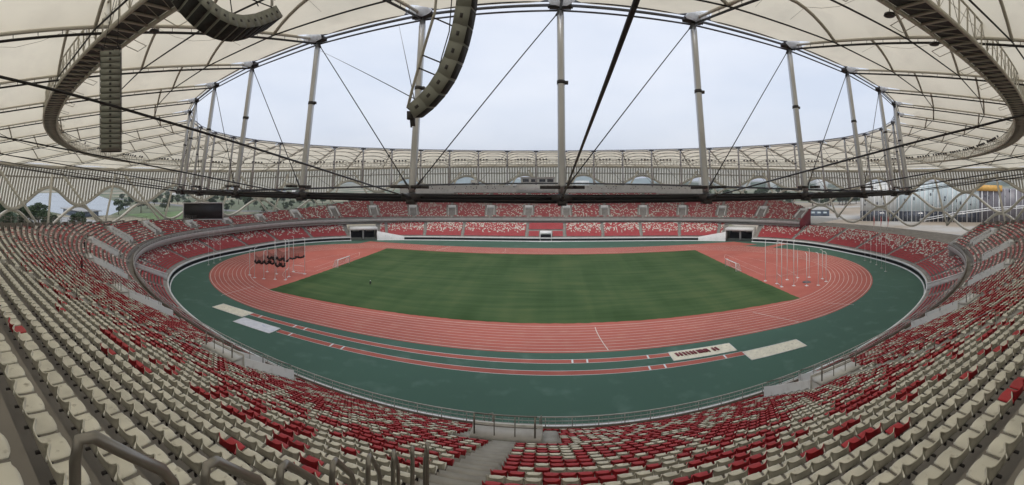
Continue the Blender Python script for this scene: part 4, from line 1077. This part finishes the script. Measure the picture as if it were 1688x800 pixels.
c1 = cage(LP, 'throwing cage with bunched black nets in the left curve', (-72, 89, 0), [((-74.8, 83.4), (-72.1, 84.1), 4.6, 6.6, .8, 'net_sheer'), ((-72.1, 84.1), (-69.4, 85.6), 4.8, 6.8, 1.0, 'net_sheer'), ((-69.4, 85.6), (-66.9, 86.9), 4.2, 6.8, 1.0, 'net_sheer'), ((-76.8, 91.1), (-73.0, 90.7), 4.4, 6.4, .8, 'net_sheer'), ((-73.0, 90.7), (-68.3, 90.3), 4.6, 7.4, .8, 'net_sheer'), ((-68.3, 90.3), (-66.6, 95.5), 5.0, 8.0, .4, 'net_sheer')])
m = MB(); m.tube([(-66.6, 95.5, .1), (-70.6, 95.0, .1), (-70.6, 95.0, 2.2), (-66.6, 95.5, 2.2)], .05, 5); m.build('gate_frame', M['white'], c1); m = MB(); m.tube([(-68.3, 90.3, .1), (-66.9, 86.9, .1), (-66.9, 86.9, 2.4), (-68.3, 90.3, 2.6)], .05, 5); m.build('gate_frame', M['white'], c1)
RP = [(53.2, 94.5, 11.1), (54.4, 90.6, 11.2), (53.8, 87.3, 11.6), (58.8, 92.6, 10.6), (56.9, 86.5, 11.5), (62.4, 93.0, 8.0), (59.6, 84.7, 8.3), (65.4, 91.7, 8.0), (62.3, 83.4, 8.3), (67.2, 88.1, 8.0), (66.2, 85.2, 7.9)]
c2 = cage(RP, 'bare white pole throwing cage without nets in the right curve', (61, 88, 0), [])
m = MB(); m.tube([(54.4, 90.6, .15), (53.8, 87.3, .15), (53.8, 87.3, 2.5), (54.4, 90.6, 2.7), (54.4, 90.6, .15)], .05, 5); m.build('gate_frame', M['white'], c2); m = MB(); m.tube([(54.4, 90.6, 10.9), (53.8, 87.3, 11.0)], .06, 5); m.build('top_bar', M['white'], c2)
m = MB(); m.tube([(61.7+1.07*math.cos(a), 87.7+1.07*math.sin(a), .06) for a in np.linspace(0, 2*PI, 20, endpoint=False)], .05, 4, closed=True); m.poly([(61.7+1.05*math.cos(a), 87.7+1.05*math.sin(a)) for a in np.linspace(0, 2*PI, 20, endpoint=False)], .06); m.build('throwing_circle', M['cable_grey'], c2)
def goal(x, y0, y1, back, label):
    t = thing('football_goal', label, 'goal', (x, (y0+y1)/2, 0), 'football goals at the ends of the pitch'); h = 2.44
    m = MB(); m.tube([(x, y0, 0), (x, y0, h), (x, y1, h), (x, y1, 0)], .085, 7); m.build('goal_frame', M['white'], t)
    m = MB()
    for y in (y0, y1): m.tube([(x, y, h), (x+back*.9, y, h-.1), (x+back*1.9, y, 0)], .035, 5)
    m.tube([(x+back*1.9, y0, .02), (x+back*1.9, y1, .02)], .035, 5); m.build('net_support', M['white'], t)
    m = MB(); m.grid(np.array([[(x, y, h), (x+back*.9, y, h-.12), (x+back*1.9, y, .05)] for y in np.linspace(y0, y1, 6)]))
    for y in (y0, y1): m.add([(x, y, h), (x+back*.9, y, h-.12), (x+back*1.9, y, .05), (x, y, .05)], [(0, 1, 2, 3)])
    m.build('net', M['net_white'], t)
goal(-62.6, 107.3, 114.7, -1, 'white football goal at the left end of the grass'); goal(50.9, 107.9, 115.5, 1, 'white football goal at the right end of the grass')
FPs = [(94.3, 98.7, 8.2), (93.9, 95.5, 9.0), (92.2, 91.2, 9.2), (89.9, 86.8, 10.2), (87.6, 82.9, 10.4), (-97.5, 85.5, 10.7), (-98.4, 88.6, 10.4), (-100.7, 93.5, 10.2)]
for i, (x, y, h) in enumerate(FPs):
    q = 'thin white pole on the %s green apron, %s from the %s' % ('right' if x > 0 else 'left', nth((5-i) if x > 0 else i-4), 'front' )
    t = thing('thin_pole', q, 'pole', (x, y, 0), 'thin poles on the apron in the curves')
    x *= .985
    m = MB(); m.tube([(x, y, 0), (x, y, h)], [.05, .03], 6); m.build('shaft', M['white'], t); m = MB(); m.box((x, y, .05), .3, .3, .05); m.build('base_plate', M['grey_wall'], t)

# ------------------------------------------------------------------ people
def person(x, y, z, label, top, legs, h=1.72, crouch=False, rz=0, hat=None):
    t = thing('person', label, 'person', (x, y, z))
    J = {'pelvis': (0, 0, .95), 'chest': (0, 0, 1.35), 'neck': (0, 0, 1.48), 'head': (0, -.02, 1.62), 'top': (0, -.01, 1.74)}
    s = h/1.75
    def skin(V, E, R, m, name, par):
        me = bpy.data.meshes.new(name); me.from_pydata([tuple(c*s for c in v) for v in V], E, []); o = bpy.data.objects.new(name, me); COL.objects.link(o)
        o.location = (x, y, z); o.rotation_euler = (0, 0, rz)
        md = o.modifiers.new('skin', 'SKIN'); me.skin_vertices[0].data.foreach_set('radius', [q*s for r in R for q in (r, r)]) if me.skin_vertices else None
        sd = o.modifiers.new('sub', 'SUBSURF'); sd.levels = sd.render_levels = 1; me.materials.append(m)
        return o
    if crouch: V = [(0, 0, .45), (0, -.12, .75), (0, -.2, .92), (0, -.24, 1.08), (-.12, -.32, .55), (-.12, -.05, .06), (.12, -.32, .55), (.12, -.05, .06), (-.24, -.2, .82), (-.26, -.4, .55), (.24, -.2, .82), (.26, -.4, .55)]
    else: V = [(0, 0, .95), (0, 0, 1.32), (0, 0, 1.48), (0, -.01, 1.64), (-.1, 0, .5), (-.11, 0, .05), (.1, .04, .5), (.12, .06, .05), (-.22, 0, 1.36), (-.25, -.05, .92), (.22, 0, 1.36), (.27, -.05, .94)]
    E = [(0, 1), (1, 2), (2, 3), (0, 4), (4, 5), (0, 6), (6, 7), (1, 8), (8, 9), (1, 10), (10, 11)]
    R = [.14, .16, .06, .105, .085, .06, .085, .06, .06, .04, .06, .04]
    import bmesh
    me = bpy.data.meshes.new('body'); bm = bmesh.new(); ly = bm.verts.layers.skin.verify(); vs = [bm.verts.new([c*s for c in v]) for v in V]; [bm.edges.new((vs[a], vs[b_])) for a, b_ in E]
    for v, r in zip(vs, R): v[ly].radius = (r*s, r*s*.85)
    vs[0][ly].use_root = True; bm.to_mesh(me); bm.free(); me.materials.append(top)
    o = bpy.data.objects.new('body', me); COL.objects.link(o); o.parent = t; o.rotation_euler = (0, 0, rz); o.modifiers.new('skin', 'SKIN'); sd = o.modifiers.new('sub', 'SUBSURF'); sd.levels = sd.render_levels = 1
    hd_ = V[3]; m = MB(); m.blob((hd_[0]*s, (hd_[1]+.01)*s, (hd_[2]+.05)*s), (.105*s, .115*s, .10*s)); oo = m.build('hair', hat or M['hair']); oo.parent = t; oo.rotation_euler = (0, 0, rz)
    pv = V[0]; m = MB(); m.tube([np.array(V[0])*s+(0, 0, .05), (np.array(V[0])+np.array(V[4]))/2*s, np.array(V[4])*s], [.15*s, .11*s, .095*s], 8); m.tube([np.array(V[0])*s+(0, 0, .05), (np.array(V[0])+np.array(V[6]))/2*s, np.array(V[6])*s], [.15*s, .11*s, .095*s], 8); oo = m.build('trousers', legs); oo.parent = t; oo.rotation_euler = (0, 0, rz)
person(-45.4, 94.1, 0.02, 'person crouching on the grass in dark clothes and a white hat', M['clothdark'], M['clothdark'], crouch=True, rz=.6, hat=M['clothwhite'])
def stand_person(azpx, o, label, top, rz):
    s = UP.ss[np.argmin(abs(np.arctan2(UP.P[:, 0]+UP.Nn[:, 0]*o, UP.P[:, 1]+UP.Nn[:, 1]*o)-(azpx-914.6)/677)+(UP.P[:, 1] > 100)*1)]
    k = math.ceil((o-O0)/PITCH); p = UP.at(s, O0+PITCH*(k-1)+.25); person(p[0], p[1], upz(k), label, top, M['clothdark'], rz=rz)
stand_person(137, 13.2, 'person in dark red standing near the top of the left stand', M['clothred'], -1)
stand_person(139, 10.0, 'person in black standing on the steps of the left stand', M['clothdark'], -1)

# ------------------------------------------------------------------ surroundings
# mountains
m = MB(); X_ = np.linspace(-4200, 800, 60); G = []
for x in X_:
    hgt = 40+ 120*math.exp(-((x+2000)/260)**2)+70*math.exp(-((x+2900)/500)**2)+14*math.sin(x/130.)+8*math.sin(x/47.)
    G.append([(x, 2900, -6), (x, 3000, max(0, hgt)*.6-6), (x+20, 3100, max(0, hgt)), (x, 3700, -6)])
m.grid(np.array(G)); m.build('mountains', M['hill'], kind='structure', smooth=True)
m = MB(); G = []
for x in np.linspace(300, 2400, 40): G.append([(x, 1500-x*.35, -6), (x, 1560-x*.35, 8+7*math.sin(x/90.)), (x, 1700-x*.35, 10+6*math.sin(x/60.)), (x, 1800-x*.35, -6)])
m.grid(np.array(G)); m.build('wooded_ridge', M['mound'], kind='structure', smooth=True)
# hill on the left
m = MB(); G = []
for i in range(25):
    row = []
    for j in range(17):
        u, v = i/24, j/16; x = -420+u*230; y = -40+v*125; h = 34*math.sin(PI*u)**1.2*math.sin(PI*min(1, v*1.0))**.8*(1-.3*v); row.append((x, y, -6+h+random.uniform(-.5, .5)))
    G.append(row)
m.grid(np.array(G)); m.build('hill', M['mound'], kind='structure', smooth=True)
# river, roads, paving on the left
def flat(name, pts, z, m): k = MB(); k.poly(pts, z); return k.build(name, m, kind='structure')
def strip(name, pts, wd, z, m):
    P = np.array(pts, float); T = np.gradient(P, axis=0); T /= np.hypot(*T.T)[:, None]; Q = np.c_[-T[:, 1], T[:, 0]]*wd/2
    k = MB(); k.grid(np.stack([np.c_[P-Q, np.full(len(P), z)], np.c_[P+Q, np.full(len(P), z)]], 1)); return k.build(name, m, kind='structure')
flat('river', [(-900, 120), (-330, 140), (-330, 175), (-420, 250), (-900, 420)], -5.96, M['water'])
flat('paving', [(-340, 60), (-175, 75), (-160, 150), (-330, 140)], -5.955, M['roadpale'])
el = [(-245+42*math.cos(a), 105+17*math.sin(a)) for a in np.linspace(0, 2*PI, 40)]
flat('lawn', el, -5.93, M['lawn'])
strip('footpath', [(-245+52*math.cos(a), 105+24*math.sin(a)) for a in np.linspace(0, 2*PI, 60)], 5, -5.92, M['roadpale'])
flat('lawn_strip', [(-330, 190), (-190, 180), (-180, 230), (-330, 260)], -5.95, M['lawn'])
for k in range(7):
    a = np.array([-236+k*9.5, 128+k*6.5]); fx = flat('paving', [a, a+(46, -8), a+(49, -2.5), a+(3, 5.5)], -5.90+.02*k, M['white_wall'] if k % 2 else M['roadpale'])
strip('road', [(-600, 330), (-300, 300), (-100, 420), (200, 520), (600, 380), (900, 160)], 16, -5.94, M['road'])
bt = thing('ferry_pier', 'dark flat pier building by the river beyond the left stand', 'building', (-330, 150, -6))
m = MB(); m.box((-345, 152, -3.5), 22, 8, 2.2); m.build('wall', M['bldblue'], bt); m = MB(); m.box((-345, 152, -1.1), 25, 10, .3); m.build('roof', M['roadpale'], bt)
# construction ground on the right
flat('construction_ground', [(150, 40), (420, 60), (520, 420), (160, 460), (120, 250)], -5.95, M['soil'])
strip('site_road', [(130, 300), (190, 200), (200, 120), (220, 20)], 8, -5.92, M['roadpale'])
# big fin clad building
bd = thing('hall_building', 'long pale hall with white vertical fins, an orange patch and a white ramp', 'building', (250, 150, -6))
FA = [np.array([207., 225.]), np.array([224., 204.]), np.array([240., 180.]), np.array([255., 152.]), np.array([270., 118.]), np.array([284., 80.])]
FA = [a+(a-np.array([0, 0]))*.05 for a in FA]; zt_ = 24; inn = lambda a: a-nrm(a)*0
nb = 5
for i in range(nb):
    a, b_ = FA[i], FA[i+1]; m_ = (M['cladgrey'], M['cladding'], M['cladding'], M['purple'], M['purple'])[i]; k = MB()
    k.prism([p3(a, 2 if i < 3 else -6), p3(b_, 2 if i < 3 else -6), p3(b_, zt_ if i < 3 else 19), p3(a, zt_ if i < 3 else 19)], p3(nrm((a+b_)/2)*30, 0)); k.build('wall', m_, bd)
    if i < 3: k = MB(); k.prism([p3(a, -6), p3(b_, -6), p3(b_, 2), p3(a, 2)], p3(nrm((a+b_)/2)*29.5, 0)); k.build('glazed_base', M['glass'], bd)
    k = MB(); n = 9
    for j in range(n):
        f_ = (j+.5)/n; p = a*(1-f_)+b_*f_; q = p-nrm(p)*.35; hh = zt_+.8 if i < 3 else 19.5; k.box(p3(q, (hh-6)/2), .16 if j % 3 else .4, .35, (hh+6)/2, X=p3(nrm(b_-a), 0), Y=p3(nrm(p), 0))
    k.build('fins', M['white'], bd)['kind'] = 'stuff'
    k = MB()
    for j in range(10):
        f_ = random.random(); p = a*(1-f_)+b_*f_; k.box(p3(p-nrm(p)*.12, random.uniform(4, 19)), .5, .06, random.uniform(.6, 1.3), X=p3(nrm(b_-a), 0), Y=p3(nrm(p), 0))
    k.build('slot_windows', M['glass'], bd)['kind'] = 'stuff'
a, b_ = FA[2]*.4+FA[3]*.6, FA[3]*.55+FA[4]*.45; k = MB(); k.prism([p3(a-nrm(a)*.6, 18.5), p3(b_-nrm(b_)*.6, 17.5), p3(b_-nrm(b_)*.6, 22), p3(a-nrm(a)*.6, 23)], p3(nrm(a)*.5, 0)); k.build('orange_panel', M['orange'], bd)
k = MB()
for p, q in ((FA[1]*.5+FA[2]*.5, FA[2]*.4+FA[3]*.6), (FA[2]*.4+FA[3]*.6, FA[4])):
    pass
rp = [(FA[1]*.4+FA[2]*.6, -5), (FA[2]*.5+FA[3]*.5, .5), (FA[3]*.8+FA[4]*.2, 3.8), (FA[4], 6.0), (FA[5], 7.5)]
for dz in (0, 1.5): k.tube([p3(p-nrm(p)*6, z+dz) for p, z in rp], .35, 6)
for i in range(4):
    for j in range(6):
        f_ = j/6; p = rp[i][0]*(1-f_)+rp[i+1][0]*f_; z = rp[i][1]*(1-f_)+rp[i+1][1]*f_; k.tube([p3(p-nrm(p)*6, z), p3(p-nrm(p)*6, z+1.5)], .15, 4)
k.build('ramp', M['white'], bd)
for x, y, sx, sz, lb_ in ((215, 300, 17, 5, 'dark slate site building with a pale roof left of the fin clad hall'), (158, 340, 9, 4.2, 'small dark blue site cabin just right of the far stand')):
    t = thing('site_building', lb_, 'building', (x, y, -6)); k = MB(); k.box((x, y, -6+sz/2+.1), sx, 6, sz/2+.1, X=nrm((.8, -.6, 0)), Y=nrm((.6, .8, 0))); k.build('wall', M['bldblue'], t)
    k = MB(); k.box((x, y, -6+sz+.45), sx+.6, 6.6, .25, X=nrm((.8, -.6, 0)), Y=nrm((.6, .8, 0))); k.build('roof', M['roadpale'], t)
    for j in range(6): k = MB(); c = np.array([x, y, 0])-nrm((.6, .8, 0))*6.05+nrm((.8, -.6, 0))*(j-2.5)*sx/3.2; k.box((c[0], c[1], -6+sz*.62), sx*.09, .06, sz*.16, X=nrm((.8, -.6, 0)), Y=nrm((.6, .8, 0))); k.build('window', M['cladding'], t)
# city blocks seen through the far arches
for i, (x, y, w_, h_) in enumerate(((440, 1150, 16, 44), (500, 1170, 14, 38), (560, 1130, 18, 46), (640, 1100, 14, 34), (760, 1000, 16, 30), (-60, 1300, 20, 30), (90, 1350, 22, 27))):
    t = thing('tower_block', 'pale distant apartment block, %s' % (['left one of the pair seen through the right hand arches', 'low one beside the pair seen through the right arches', 'tallest one seen through the right arches', 'narrow one right of the tallest block', 'rightmost one above the lower ring cable', 'hazy one behind the middle arches', 'hazy one right of the middle arches'][i]), 'building', (x, y, -6), 'distant apartment blocks')
    k = MB(); k.box((x, y, -6+h_/2), w_, 10, h_/2); k.build('wall', M['cladgrey'], t)
    k = MB()
    for r in range(int(h_/4)): k.box((x, y-10.1, -4+r*4), w_*.85, .1, .7)
    k.build('window_band', M['cladding'], t)
for i, (x, y) in enumerate(((119.1, 121.3), (120.9, 119.0), (122.6, 116.6))):
    t = thing('feather_flag', 'tall red feather flag outside the open corner, %s from the left' % nth(i+1), 'flag', (x, y, 5.9), 'red feather flags')
    k = MB(); k.tube([(x, y, 5.9), (x, y, 11.9)], .04, 5); k.build('pole', M['white'], t); k = MB(); G = [[(x+.55*math.sin(PI*(q*.85+.12))*e, y+.1*math.sin(q*6)*e, 7.2+4.6*q) for e in (0, .5, 1)] for q in np.linspace(0, 1, 9)]; k.grid(np.array(G)); k.build('banner', M['flagred'], t)
# street lamps beyond the right corner
for i, (x, y) in enumerate(((170, 330), (195, 345), (228, 350), (255, 340))):
    t = thing('street_lamp', 'slim street lamp beyond the open corner, %s from the left' % nth(i+1), 'street lamp', (x, y, -6), 'street lamps on the far road'); k = MB(); k.tube([(x, y, -6), (x, y, 6)], [.18, .1], 6); k.build('post', M['white'], t); k = MB(); k.bar((x-1.6, y, 6), (x+1.6, y, 6.1), .3, .15); k.build('lamp_head', M['white'], t)

# trees
def tree_meshes(h, rad, n, seed):
    r = np.random.default_rng(seed); m = MB()
    m.tube([(0, 0, 0), (.1, 0, h*.25), (-.05, .1, h*.5), (0, 0, h*.8)], [h*.03, h*.024, h*.016, h*.005], 7)
    for i in range(7):
        a = r.uniform(0, 2*PI); z = h*r.uniform(.25, .6); d = rad*r.uniform(.4, .8); m.tube([(0, 0, z), (d*.5*math.cos(a), d*.5*math.sin(a), z+h*.12), (d*math.cos(a), d*math.sin(a), z+h*.22)], [h*.012, h*.008, h*.003], 5)
    tr = m.mesh('trunk', M['bark']); k = MB()
    cl = [(r.uniform(-.65, .65)*rad, r.uniform(-.65, .65)*rad, h*r.uniform(.35, .9), rad*r.uniform(.25, .48)) for _ in range(14)]
    V = []; 
    for _ in range(n):
        c = cl[r.integers(len(cl))]; d = r.normal(size=3); d /= np.linalg.norm(d); p = np.array(c[:3])+d*c[3]*r.uniform(.5, 1.05)*np.array([1, 1, .8]); a = r.normal(size=3); a /= np.linalg.norm(a); b_ = np.cross(a, r.normal(size=3)); b_ /= np.linalg.norm(b_); sz = r.uniform(.22, .5)*h/9
        V.append([p-a*sz, p-b_*sz*.6, p+a*sz, p+b_*sz*.6])
    V = np.array(V).reshape(-1, 3); k.add(V, [(4*i, 4*i+1, 4*i+2, 4*i+3) for i in range(n)]); return tr, k.mesh('crown', M['leaf'])
TM = [tree_meshes(10, 4.2, 1500, 1), tree_meshes(12, 4.6, 1700, 2), tree_meshes(8, 3.8, 1300, 3)]
def tree(x, y, z, kind, sc_, label, group):
    t = thing('broadleaf_tree', label, 'tree', (x, y, z), group)
    for nm, me in (('trunk', TM[kind][0]), ('crown', TM[kind][1])):
        o = bpy.data.objects.new(nm, me); COL.objects.link(o); o.parent = t
    t.rotation_euler = (0, 0, random.uniform(0, 6)); t.scale = (sc_, sc_, sc_*random.uniform(.9, 1.1))
n_ = 0
for i in range(40):
    x = -205-random.uniform(0, 80)-(i % 3)*10; y = 0+i*2.3+random.uniform(-3, 3); u = (x+420)/230; v = (y+40)/125
    z = -6+34*math.sin(PI*max(0, min(1, u)))**1.2*math.sin(PI*min(1, max(0, v)))**.8*(1-.3*v)-.5 if 0 < u < 1 and 0 < v < 1 else -6
    n_ += 1; tree(x, y, z, i % 3, random.uniform(1.1, 1.8), 'dark green tree on the hill behind the left stand, %s counted from the left' % nth(n_), 'trees on the hill behind the left stand')
for i in range(64):
    a = -1.06+i*.0078+random.uniform(-.004, .004); d = 380+(i*37 % 64)*6.0; n_ += 1
    tree(d*math.sin(a), d*math.cos(a), -6, i % 3, random.uniform(.8, 1.5), 'green tree on the flat ground beyond the left stand, %s from the left' % nth(i+1), 'trees beyond the left stand')
for i in range(9):
    a = -1.02+i*.05; d = 760+(i*5 % 9)*22; x, y = d*math.sin(a), d*math.cos(a); h_ = 6+(i*4 % 7)
    t = thing('low_house', 'small pale distant house beyond the left stand, %s from the left' % nth(i+1), 'house', (x, y, -6), 'distant houses beyond the left stand'); k = MB(); k.box((x, y, -6+h_/2), 9+i % 3*4, 6, h_/2); k.build('wall', M['white_wall'], t)
    k = MB(); k.prism([(x-10-i % 3*4, y-6.5, -6+h_), (x+10+i % 3*4, y-6.5, -6+h_), (x+8+i % 3*4, y-6.5, -3.5+h_), (x-8-i % 3*4, y-6.5, -3.5+h_)], (0, 13, 0)); k.build('roof', M['bldblue'] if i % 2 else M['soil'], t)
for i in range(44):
    x = 165+i*6.5+random.uniform(-3, 3); y = 480-i*3.5+random.uniform(-25, 25); tree(x, y, -6, i % 3, random.uniform(1.3, 2.0), 'dark tree in the belt beyond the construction ground, %s from the left' % nth(i+1), 'tree belt beyond the construction ground')

# ------------------------------------------------------------------ haze
hz = MB(); hz.box((0, 1900, 96), 6100, 5300, 103.5); hm = bpy.data.materials.new('haze_air'); hm.use_nodes = True; hn = hm.node_tree; hn.nodes.remove(hn.nodes['Principled BSDF'])
pv_ = hn.nodes.new('ShaderNodeVolumePrincipled'); pv_.inputs['Color'].default_value = (.92, .95, 1, 1); pv_.inputs['Density'].default_value = .0002; pv_.inputs['Anisotropy'].default_value = .2
hn.links.new(pv_.outputs[0], hn.nodes['Material Output'].inputs['Volume']); hz.build('haze', hm, kind='stuff')
